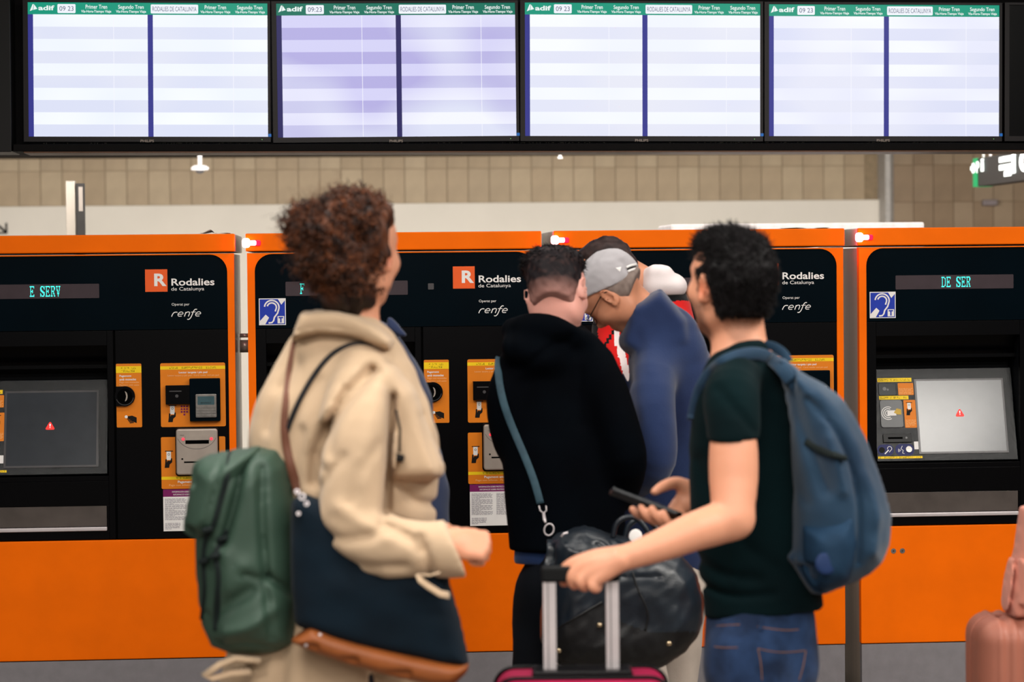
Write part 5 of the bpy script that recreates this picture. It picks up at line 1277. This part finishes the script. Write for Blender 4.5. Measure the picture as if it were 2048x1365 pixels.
def fadet(c, R, z0, z1, sd): return lambda V: np.clip(1-(((V-c)@R)[:, 2]-z0)/(z1-z0), 0, .95)**.8+.06*snoise(V, 40, sd)
hh_ = capsule_hair('hair', hod, Lq, HRh, FADE, 1.0, [(0, -.0145, .0285, (.0782, .0995, .0910)), (0, .02, .100, (.077, .085, .034)), (0, -.030, .078, (.087, .084, .046)), (0, -.045, -.03, (.056, .046, .046))],
    [((0, .085, 0), (0, 1, -.3)), ((0, 0, -.062), (0, -.3, -1))], lambda P: .003*snoise(P, 25, 91)+.0015*snoise(P, 70, 92), h=.005, tone=fadet(hch, HRh, -.062, .012, 93), negs=[(.088, .004, -.02, (.018, .026, .04)), (-.088, .004, -.02, (.018, .026, .04)), (.09, .07, -.05, (.05, .06, .06)), (-.09, .07, -.05, (.05, .06, .06))])
strands(hh_, BLK, 2600, .017, R_flow(HRh, (.5, .6, .1)), r0=.0011, seg=3, seed=91, jit=.25, out=.3, sel=lambda V: ((V-hch)@HRh)[:, 2] > .06)

# ============ man in the grey cap and blue fleece, bending forward
capm = person(1330, 7.42, 'man in a light grey cap, glasses and blue fleece bending his head forward')
FLE = fabric('blue fleece', (34, 50, 88), .06, 5, .3, 300, sheen=.25, col2=(24, 36, 70))
S = SDF()
S.chain([(1338, 668, 7.42, 54), (1334, 712, 7.42, 82), (1330, 780, 7.44, 92), (1328, 900, 7.46, 94), (1326, 1000, 7.46, 92), (1324, 1105, 7.46, 95)], .03, .72, 2)
S.chain([(1312, 705, 7.38, 40), (1302, 790, 7.29, 50), (1308, 880, 7.25, 47), (1303, 930, 7.25, 42), (1270, 965, 7.32, 34), (1235, 955, 7.42, 28)], .05, 1, 3)
S.chain([(1380, 730, 7.50, 44), (1392, 800, 7.52, 46), (1385, 900, 7.54, 42), (1330, 950, 7.66, 34), (1280, 950, 7.72, 28)], .03, 1, 3)
S.poly([(1320, 578), (1306, 585), (1284, 600), (1256, 611), (1249, 630), (1246, 655), (1238, 680), (1241, 695), (1262, 712), (1320, 712), (1380, 690), (1374, 640), (1358, 622), (1346, 606), (1334, 592)], 7.42, .090, .030, .02)
S.fold([(1256, 612), (1290, 622), (1330, 612), (1350, 606)], -0.0060, .007, 7.5); S.fold([(1300, 590), (1275, 640), (1258, 690)], -0.0060, .02, 7.5)
S.fold([(1252, 712), (1290, 716), (1330, 740), (1348, 790)], -0.0090, .009, 7.5); S.fold([(1262, 860), (1290, 868), (1330, 880)], -0.0075, .01, 7.5); S.fold([(1350, 720), (1345, 820), (1352, 900)], -0.0120, .014, 7.5); S.fold([(1380, 640), (1396, 690), (1400, 760)], 0.0060, .02, 7.6)
S.noise = lambda P: .0035*snoise(P, 6, 101, (1, .6, 1)); fle = S.build('fleece_jacket', FLE, .0075, capm)
Hc, fc, Fc = legs(1326, 7.46, 1160, .15, 'trousers', fabric('beige cotton', (196, 182, 170)), capm, stride=.12, face=(-.5, 0, .85))
HRc = frame((-.52, -.78, .34), (-.8, .5, .1)); hcc = K(1227, 587, 7.40)
S = SDF(); Lc = head(S, hcc, HRc, .97)
S.chain([(1250, 592, 7.42, 35), (1285, 618, 7.43, 33), (1325, 665, 7.44, 42)], .03, .95, 2)
S.chain([(1335, 700, 7.43, 70), (1330, 900, 7.46, 75), (1326, 1150, 7.46, 75)], .03, .6, 2)
S.chain([(1305, 725, 7.33, 30), (1308, 900, 7.25, 32), (1265, 965, 7.33, 24), (1220, 950, 7.48, 19)], .02, 1, 2); S.chain([(1380, 735, 7.5, 30), (1385, 900, 7.54, 30), (1325, 950, 7.66, 23), (1262, 950, 7.74, 18)], .02, 1, 2)
hand(S, K(1220, 950, 7.48), hframe((-.8, .1, .5), (.1, .5, -.6), (0, 1, 0)), .5, .9); hand(S, K(1262, 950, 7.74), hframe((-.8, .1, .5), (.1, .5, .6), (0, 1, 0)), .5, .9)
lowbody(S, Hc, fc); S.build('body', SK2, .0048, capm, tone=lambda V: .1+.1*snoise(V, 20, 5), stub=lambda V: .28*np.clip((-.05-((V-hcc)@HRc)[:, 2])/.02, 0, 1)*np.clip(((V-hcc)@HRc)[:, 1]/.03, 0, 1))
GRYH = mat('short grey hair', (112, 98, 92), .7, .2, col2=(146, 130, 122), attr=True)
capsule_hair('hair', capm, Lc, HRc, GRYH, .97, [(0, -.022, .020, (.0795, .094, .080)), (0, -.058, -.025, (.060, .046, .048))], [((0, .055, 0), (0, 1, 0)), ((0, 0, -.058), (0, -.3, -1))],
    lambda P: .0012*snoise(P, 60, 111), h=.0048, tone=lambda V: .5+.4*snoise(V, 50, 112), negs=[(.088, .006, -.012, (.022, .028, .045)), (-.088, .006, -.012, (.022, .028, .045)), (.09, .07, -.05, (.05, .07, .06)), (-.09, .07, -.05, (.05, .07, .06))])
CAPM = fabric('light grey cotton cap', (176, 172, 176), .05, 6, .2, 400)
cp = empty('baseball_cap', tuple(c2w(Lc(0, 0, .03)))); tag(cp, 'light grey baseball cap with white marks worn by the man in blue fleece', 'cap')
S = SDF(); S.ell(Lc(0, -.018, .036), np.array((.089, .110, .092))*.97, HRc, .02); S.ell(Lc(0, .03, .06), np.array((.07, .07, .065))*.97, HRc, .02); S.cut(K(1222, 570, 7.4), (.42, -.9, .05))
S.noise = lambda P: .0025*snoise(P, 14, 121)+.001*snoise(P, 40, 122); crown = S.build('crown', CAPM, .0045, cp)
S = SDF(); S.ell(Lc(0, .098, .058), np.array((.068, .070, .010))*.97, HRc@np.array([[1, 0, 0], [0, .96, -.28], [0, .28, .96]]), .01); S.cut(Lc(0, .075, 0), HRc@np.array([0, -1.0, 0])); S.build('brim', CAPM, .0045, cp)
W8 = M_['white']
def patch(name, poly, objs, m, parent, off=.0012, t=.0012):
    P = [surf(x, y, objs, off) for x, y in poly]; P = [q for q in P if q is not None]
    if len(P) < 3: print('PATCH MISSED', name); return
    b = MB(); n = len(P); c = sum(P)/n; v = (c-CAM)/np.linalg.norm(c-CAM); cs = surf(sum(q[0] for q in poly)/n, sum(q[1] for q in poly)/n, objs, off); c = cs if cs is not None else c
    b.add(P+[c]+[p+v*t for p in P], [(i, (i+1) % n, n) for i in range(n)]+[(i, (i+1) % n, n+1+(i+1) % n, n+1+i) for i in range(n)], m); return b.build(name, parent, world=True, smooth=False)
patch('triangle_mark', ((1231, 536), (1243, 534), (1240, 544)), [crown], W8, cp)
band('strap_bar', ((1253, 535), (1262, 531), (1273, 529)), .006, .002, W8, cp, [crown], .002); band('strap_bar', ((1256, 543), (1266, 539), (1276, 537)), .006, .002, W8, cp, [crown], .002)
band('strap_gap', ((1254, 539), (1264, 535), (1274, 533)), .005, .001, M_['ink'], cp, [crown], .0012)
gl = empty('glasses', tuple(c2w(Lc(0, .09, .01)))); tag(gl, 'thin black framed glasses on the face of the man in the grey cap', 'glasses')
for q in (-1, 1):
    b = MB(); b.tube([c2w(Lc(*v)) for v in ((q*.084, -.022, .012), (q*.083, -.005, .022), (q*.079, .04, .018), (q*.068, .098, .014))], .0016, M_['ink'], 6); b.build('temple_arm', gl, smooth=True, world=True)
    b = MB(); P = [c2w(Lc(q*.036+.027*math.cos(a), .104-.006*abs(math.cos(a)), .006+.019*math.sin(a))) for a in np.linspace(0, 2*math.pi, 17)[:-1]]; b.tube(P, .0012, M_['ink'], 6, closed=True); b.build('rim', gl, smooth=True, world=True)
b = MB(); b.tube([c2w(Lc(-.010, .106, .010)), c2w(Lc(0, .108, .012)), c2w(Lc(.010, .106, .010))], .0012, M_['ink'], 6); b.build('bridge', gl, world=True)

# ============ man behind them in the white hood and red jacket
bkm = person(1290, 7.98, 'dark-haired man in a red and black jacket with white hood, bent behind the grey cap')
RED = fabric('red shell', (206, 22, 20), .05); BJK = fabric('black shell', (10, 10, 14)); WHF = fabric('white fleece', (236, 224, 224), .03, 6, .2)
S = SDF(); S.chain([(1338, 612, 8.0, 40), (1296, 650, 8.0, 84), (1280, 720, 8.0, 94), (1284, 850, 8.0, 88), (1284, 1090, 8.0, 84)], .03, .7, 2)
S.chain([(1345, 620, 7.95, 36), (1358, 690, 7.93, 38), (1350, 790, 7.95, 34)], .03, 1, 2); S.chain([(1215, 655, 7.98, 30), (1222, 740, 7.92, 34), (1225, 820, 7.95, 30)], .03, 1, 2)
def pj(V):
    x = 1024+FPX*V[:, 0]/V[:, 2]; y = 682.5-FPX*V[:, 1]/V[:, 2]; o = np.zeros(len(V), int)
    o[(y < 603)] = 1; o[(x < 1196)] = 1; o[(x-y*.25 < 1243-170) & (x-y*.25 > 1229-170) & (y > 660)] = 2; o[(np.abs(x+(y-660)*.55-1228) < 3) & (x < 1240)] = 1; return o
S.noise = lambda P: .003*snoise(P, 8, 131); S.build('jacket', None, .0085, bkm, mats=[RED, BJK, WHF], pick=pj)
S = SDF(); S.chain([(1288, 556, 7.98, 14), (1310, 545, 7.93, 16), (1330, 545, 7.92, 14)], .02, 1, 2); S.ell(K(1330, 572, 7.96), (.062, .045, .07), None, .03); S.ell(K(1350, 574, 7.96), (.036, .034, .06), None, .02); S.ell(K(1305, 578, 7.98), (.04, .045, .07), None, .03)
S.fold([(1338, 540), (1330, 560), (1322, 575)], -.008, .006); S.fold([(1300, 575), (1320, 560), (1335, 540)], .003, .005); S.cut(K(1330, 592, 7.96), (.05, -1, 0)); S.build('hood', WHF, .005, bkm)
Hb, fb, Fb = legs(1286, 8.0, 1130, .15, 'trousers', fabric('dark trousers', (40, 40, 50)), bkm, face=(-.3, 0, .9))
HRb = frame((-.55, -.62, .55), (-.4, .8, .2)); hcb = K(1216, 554, 7.96)
S = SDF(); Lb = head(S, hcb, HRb, .98); S.chain([(1240, 545, 7.98, 36), (1275, 565, 7.99, 38), (1315, 610, 8.0, 44)], .03, 1, 2); S.chain([(1300, 660, 8.0, 60), (1285, 900, 8.0, 70), (1285, 1120, 8.0, 70)], .03, .6, 2)
S.chain([(1345, 625, 7.96, 24), (1355, 760, 7.95, 24), (1330, 860, 8.05, 20), (1290, 880, 8.15, 16)], .02, 1, 2); S.chain([(1240, 690, 7.96, 22), (1226, 800, 7.95, 22), (1220, 880, 8.05, 18), (1230, 900, 8.15, 16)], .02, 1, 2)
hand(S, K(1290, 880, 8.15), hframe((-.5, .1, .8), (.1, .5, .6), (0, 1, 0)), .5, .9); hand(S, K(1230, 900, 8.15), hframe((.2, .1, .8), (.1, .5, .6), (0, 1, 0)), .5, .9)
lowbody(S, Hb, fb); S.build('body', SK2, .006, bkm, tone=lambda V: .1+0*V[:, 0])
DBR = mat('dark brown hair', (34, 24, 24), .6, .2, col2=(66, 50, 48), attr=True)
hb_ = capsule_hair('hair', bkm, Lb, HRb, DBR, .98, [(0, -.020, .032, (.081, .101, .091)), (0, .02, .09, (.07, .07, .035)), (0, -.06, -.02, (.066, .05, .05))], [((0, .085, 0), (0, 1, -.3)), ((0, 0, -.06), (0, -.3, -1))], lambda P: .004*snoise(P, 22, 141)+.002*snoise(P, 60, 142), h=.006, tone=lambda V: .4+.4*snoise(V, 30, 143))

# ============ person in the navy coat, hidden behind the woman
nvp = person(735, 6.5, 'person in a navy coat standing behind the woman in the trench coat')
NVC = fabric('navy wool', (36, 46, 74), .06, 6, .2)
S = SDF(); S.chain([(722, 690, 6.5, 60), (728, 722, 6.5, 88), (734, 770, 6.5, 110), (738, 830, 6.5, 130), (742, 900, 6.5, 136), (748, 1000, 6.5, 150), (748, 1150, 6.5, 150), (748, 1330, 6.5, 158)], .03, .62, 2)
S.poly([(770, 628), (782, 632), (800, 652), (818, 672), (800, 676), (770, 660)], 6.45, .02, .01, .01)
S.noise = lambda P: .003*snoise(P, 7, 151); S.build('coat', NVC, .009, nvp)
Hn, fn, Fn = legs(745, 6.5, 1220, .15, 'trousers', MATS['dark trousers'], nvp)
HRn = frame((.1, 0, 1)); hcn = K(706, 560, 6.55)
S = SDF(); Ln = head(S, hcn, HRn, .92); S.chain([(710, 600, 6.55, 42), (718, 700, 6.52, 50)], .02, 1, 1); S.chain([(728, 760, 6.5, 80), (745, 1200, 6.5, 90)], .03, .5, 1)
for q in (-1, 1):
    S.chain([(730+q*80, 760, 6.5, 34), (740+q*95, 950, 6.5, 32), (742+q*60, 1050, 6.62, 24), (745+q*20, 1060, 6.74, 18)], .02, 1, 2); hand(S, K(745+q*20, 1060, 6.74), hframe((-q*.6, .1, .6), (.1, .2, .9), (0, 1, 0)), .4, .85)
lowbody(S, Hn, fn); S.build('body', SK1, .007, nvp, tone=lambda V: 0*V[:, 0])
capsule_hair('hair', nvp, Ln, HRn, DBR, .92, [(0, -.022, .030, (.082, .102, .09)), (0, -.05, -.03, (.066, .05, .06))], [((0, .085, 0), (0, 1, -.3))], lambda P: .003*snoise(P, 25, 161), h=.007, tone=lambda V: .3+0*V[:, 0])
# ------------------------------------------------------------------ luggage
LEA = mat('black leather', (22, 32, 42), .38, .5, var=.12, vscale=9, bump=.12, bscale=220, col2=(12, 18, 26)); LEB = mat('dark base leather', (14, 15, 18), .45, .4, var=.12, bump=.15, bscale=260)
db = empty('duffel_bag', tuple(WP(1240, 1340, 6.78))); tag(db, 'black leather duffel bag with metal studs hanging from the man in the black hoodie', 'duffel bag')
S = SDF()
S.poly([(1098, 1084), (1121, 1067), (1146, 1057), (1170, 1052), (1194, 1058), (1222, 1068), (1262, 1078), (1310, 1088), (1362, 1110), (1392, 1146), (1407, 1200), (1406, 1240), (1396, 1272), (1370, 1304), (1330, 1332), (1290, 1346), (1230, 1350), (1160, 1346), (1120, 1330), (1092, 1302), (1079, 1276), (1082, 1230), (1087, 1168), (1090, 1120)], 6.78, .125, .095, .01)
S.fold([(1168, 1056), (1178, 1090), (1215, 1120), (1260, 1130)], -.007, .010, 6.8); S.fold([(1120, 1070), (1150, 1100), (1200, 1110)], -.009, .012, 6.8); S.fold([(1178, 1056), (1215, 1075), (1255, 1102)], .009, .007, 6.8)
S.fold([(1255, 1100), (1262, 1160), (1290, 1220), (1296, 1262)], -.006, .006, 6.8); S.fold([(1240, 1190), (1268, 1230), (1275, 1262)], -.012, .010, 6.8); S.fold([(1140, 1170), (1170, 1200), (1200, 1206)], .006, .012, 6.8)
S.fold([(1300, 1100), (1312, 1170), (1306, 1255)], -.005, .005, 6.8); S.fold([(1330, 1100), (1360, 1150), (1375, 1210)], .006, .015, 6.8); S.fold([(1160, 1130), (1180, 1170), (1230, 1190)], -.006, .010, 6.8)
S.fold([(1082, 1279), (1140, 1245), (1204, 1207)], -.006, .004, 6.8); S.fold([(1204, 1207), (1260, 1255), (1300, 1266), (1396, 1264)], -.004, .004, 6.8)
S.noise = lambda P: .003*snoise(P, 9, 171)+.0015*snoise(P, 25, 172)
def pd(V):
    x = 1024+FPX*V[:, 0]/V[:, 2]; y = 682.5-FPX*V[:, 1]/V[:, 2]; yl = np.interp(x, [1060, 1082, 1204, 1250, 1300, 1420], [1290, 1279, 1207, 1248, 1266, 1264]); return (y > yl).astype(int)
dbody = S.build('bag_body', None, .006, db, mats=[LEA, LEB], pick=pd)
GOLD = mat('brass stud', (190, 170, 140), .3, metal=.9)
for q in ((1199, 1251), (1118, 1302), (1338, 1288)):
    P = surf(q[0], q[1], [dbody], .002); T = SDF(); T.ell(w2c(P), (.0085, .0075, .006)); T.build('stud', GOLD, .0018, db)
band('end_tab', ((1102, 1078), (1103, 1100), (1100, 1122), (1094, 1150)), (.024, .030), .004, LEA, db, [dbody], .003)
band('seam_piping', ((1084, 1276), (1140, 1243), (1204, 1205)), .006, .004, LEB, db, [dbody], .002)
band('seam_piping', ((1256, 1104), (1272, 1170), (1296, 1225), (1290, 1262)), .005, .003, LEB, db, [dbody], .002)
for q, dd in (((1226, 1072), 6.74), ((1250, 1076), 6.84)):
    b = MB(); P = catmull([WP(q[0], q[1]+4, dd), WP(q[0]+6, q[1]-22, dd), WP(q[0]+24, q[1]-36, dd), WP(q[0]+48, q[1]-34, dd), WP(q[0]+70, q[1]-8, dd), WP(q[0]+76, q[1]+14, dd)], 5); b.tube(P, .0075, LEA, 8); b.build('carry_handle', db, smooth=True, world=True)
T = SDF(); T.ell(K(1271, 1073, 6.66), (.019, .020, .003), frame((0, 0, 1), (.2, 1, 0))[:, [0, 2, 1]]); T.build('paper_label', M_['white'], .002, db)
b = MB(); b.tube([WP(1122, 1075, 6.70), WP(1128, 1068, 6.70), WP(1136, 1066, 6.70)], .0035, M_['alu'], 8); b.build('zip_pull', db, smooth=True, world=True)
STM = mat('slate webbing', (52, 78, 90), .6, .25, var=.05, bump=.3, bscale=500, col2=(38, 60, 72))
st = band('shoulder_strap', ((1002, 706), (996, 730), (1000, 775), (1012, 822), (1030, 868), (1050, 915), (1068, 962), (1081, 1008)), .021, .004, STM, db, [hoodie], .008)
P0 = surf(1082, 1012, [hoodie], .012); d0 = w2c(P0)[2] if P0 is not None else 6.85
b = MB(); rm = M_['alu']
b.tube([WP(1078, 1012, d0), WP(1080, 1022, d0), WP(1087, 1027, d0), WP(1093, 1022, d0), WP(1092, 1012, d0)], .0022, rm, 6); b.tube([WP(1087, 1026, d0), WP(1089, 1040, d0-.01), WP(1091, 1046, d0-.02)], [.004, .005, .003], rm, 8)
ring(b, WP(1098, 1060, d0-.04), np.stack([CR, CU, CF], 1)@np.array([[.94, .25, 0], [-.25, .94, 0], [0, 0, 1]]), .0135, .0024, rm); b.build('swivel_clip', db, smooth=True, world=True)

# magenta trolley case
MAG = mat('magenta fabric', (150, 14, 62), .7, .2, var=.08, vscale=20, bump=.5, bscale=500)
c0 = WP(1163, 1350, 5.33); sc1 = empty('magenta_suitcase', (c0[0], c0[1], 0)); tag(sc1, 'magenta fabric trolley suitcase with black top, handle held by the bearded man', 'suitcase')
ztop = WP(1163, 1353, 5.30)[2]
M3 = np.array([[math.cos(YAW), math.sin(YAW)], [-math.sin(YAW), math.cos(YAW)]])
sc1.rotation_euler = (0, 0, -YAW)
T = SDF(); T.box((0, 0, 0), (.185, (ztop-.06)/2, .115), None, .045); 
def build_local(T, name, m, h, parent, off):     # an implicit piece modelled round its own origin, up = y
    V, F = T.surface(h); V2 = np.stack([V[:, 0], V[:, 2], V[:, 1]], 1)+np.array(off); me = mesh_from(name, V2, F[:, ::-1], [m]); return link(name, me, parent)
build_local(T, 'case_body', MAG, .008, sc1, (0, 0, .06+(ztop-.06)/2))
for y_ in (-.075, .075):
    b = MB(); P = rrpoly(-.187, .187, .058, ztop+.003, .046, 6); b.tube([(x, y_, z) for x, z in P], .0045, M_['black'], 6, closed=True); b.build('zipper', sc1, smooth=True)
b = MB(); b.rr(-.105, .108, ztop-.03, ztop+.012, .008, -.045, M_['black'], .045); b.build('handle_housing', sc1, bevel=.004)
tx = [(1100-1163)/FPX*5.3, (1226-1163)/FPX*5.3]; zg = WP(1163, 1152, 5.30)[2]
for x_ in tx:
    b = MB(); b.rr(x_-.0135, x_+.0135, ztop, zg-.012, .0, -.009, M_['alu'], .009) if False else b.box(x_-.0135, x_+.0135, -.009, .009, ztop, zg-.012, M_['alu']); b.box(x_-.0045, x_-.0025, -.0096, -.009, ztop, zg-.014, M_['frame']); b.build('handle_tube', sc1, bevel=.003)
b = MB(); b.rr(tx[0]-.017, tx[1]+.017, zg-.016, zg+.018, .008, -.014, mat('black rubber grip', (8, 10, 12), .7, .2), .014); b.build('grip', sc1, bevel=.006, seg=3)
for x_ in (-.14, .14):
    for y_ in (-.09, .09):
        b = MB(); b.tube([(x_-.012, y_, .03), (x_+.012, y_, .03)], .03, M_['black'], 16); b.box(x_-.016, x_+.016, y_-.012, y_+.012, .03, .075, M_['black']); b.build('wheel', sc1, smooth=False)
# salmon hard case with a pink backpack on it
SAL = mat('salmon shell', (160, 98, 80), .5, .35, var=.05, vscale=4, bump=.05); PNK = fabric('pink nylon', (200, 130, 112), .05, 6, .2)
d4 = 6.2; zt4 = WP(2030, 1246, d4)[2]; x4 = (1969-1024)/FPX*d4; w4 = .46
c0 = WP(1969+w4/2/d4*FPX, 1246, d4); cs = empty('salmon_suitcase', (c0[0], c0[1]+.13, 0), (0, 0, -YAW)); tag(cs, 'salmon ribbed hard-shell suitcase at the bottom right corner', 'suitcase')
T = SDF(); hh = (zt4-.06)/2; T.box((0, 0, 0), (w4/2, hh, .13), None, .055)
T.noise = lambda P: .0028*np.clip(np.cos(P[:, 0]/.036*2*math.pi)*3, -1, 1)*(np.abs(P[:, 0]) < w4/2-.045)
build_local(T, 'shell', SAL, .006, cs, (0, 0, .06+hh))
b = MB(); P = rrpoly(-w4/2-.001, w4/2+.001, .058, zt4+.001, .056, 6); b.tube([(x, 0, z) for x, z in P], .003, SAL, 6, closed=True); b.build('zipper', cs, smooth=True)
for x_ in (-.18, .18):
    for y_ in (-.09, .09):
        b = MB(); b.tube([(x_-.012, y_, .03), (x_+.012, y_, .03)], .03, M_['black'], 16); b.box(x_-.016, x_+.016, y_-.012, y_+.012, .03, .075, M_['black']); b.build('wheel', cs)
pb = empty('pink_backpack', tuple(WP(2110, 1243, d4+.13))); tag(pb, 'pink nylon backpack standing on the salmon suitcase at the right edge', 'backpack')
S = SDF(); S.poly([(2041, 1014), (2100, 1000), (2180, 1005), (2222, 1020), (2235, 1120), (2240, 1225), (2180, 1240), (2060, 1243), (2022, 1240), (2010, 1222), (2008, 1180), (2018, 1140), (2030, 1100), (2037, 1050)], d4+.12, .11, .06, .01)
S.fold([(2031, 1103), (2060, 1108), (2120, 1112)], -.006, .004, d4+.15); S.fold([(2040, 1020), (2046, 1060), (2048, 1100)], -.004, .01, d4+.2); S.noise = lambda P: .003*snoise(P, 9, 181); S.build('bag_body', PNK, .006, pb)
S = SDF(); S.poly([(2021, 1112), (2027, 1113), (2024, 1150), (2020, 1180), (2014, 1215), (2008, 1228), (2005, 1205), (2010, 1160)], d4+.10, .07, .02, .006); S.poly([(2030, 1112), (2100, 1112), (2100, 1236), (2020, 1236), (2014, 1215), (2022, 1180)], d4+.10, .115, .05, .006); S.build('pocket', PNK, .006, pb)
# bags carried by the woman: keep parents at their own origins
bpy.context.view_layer.update()
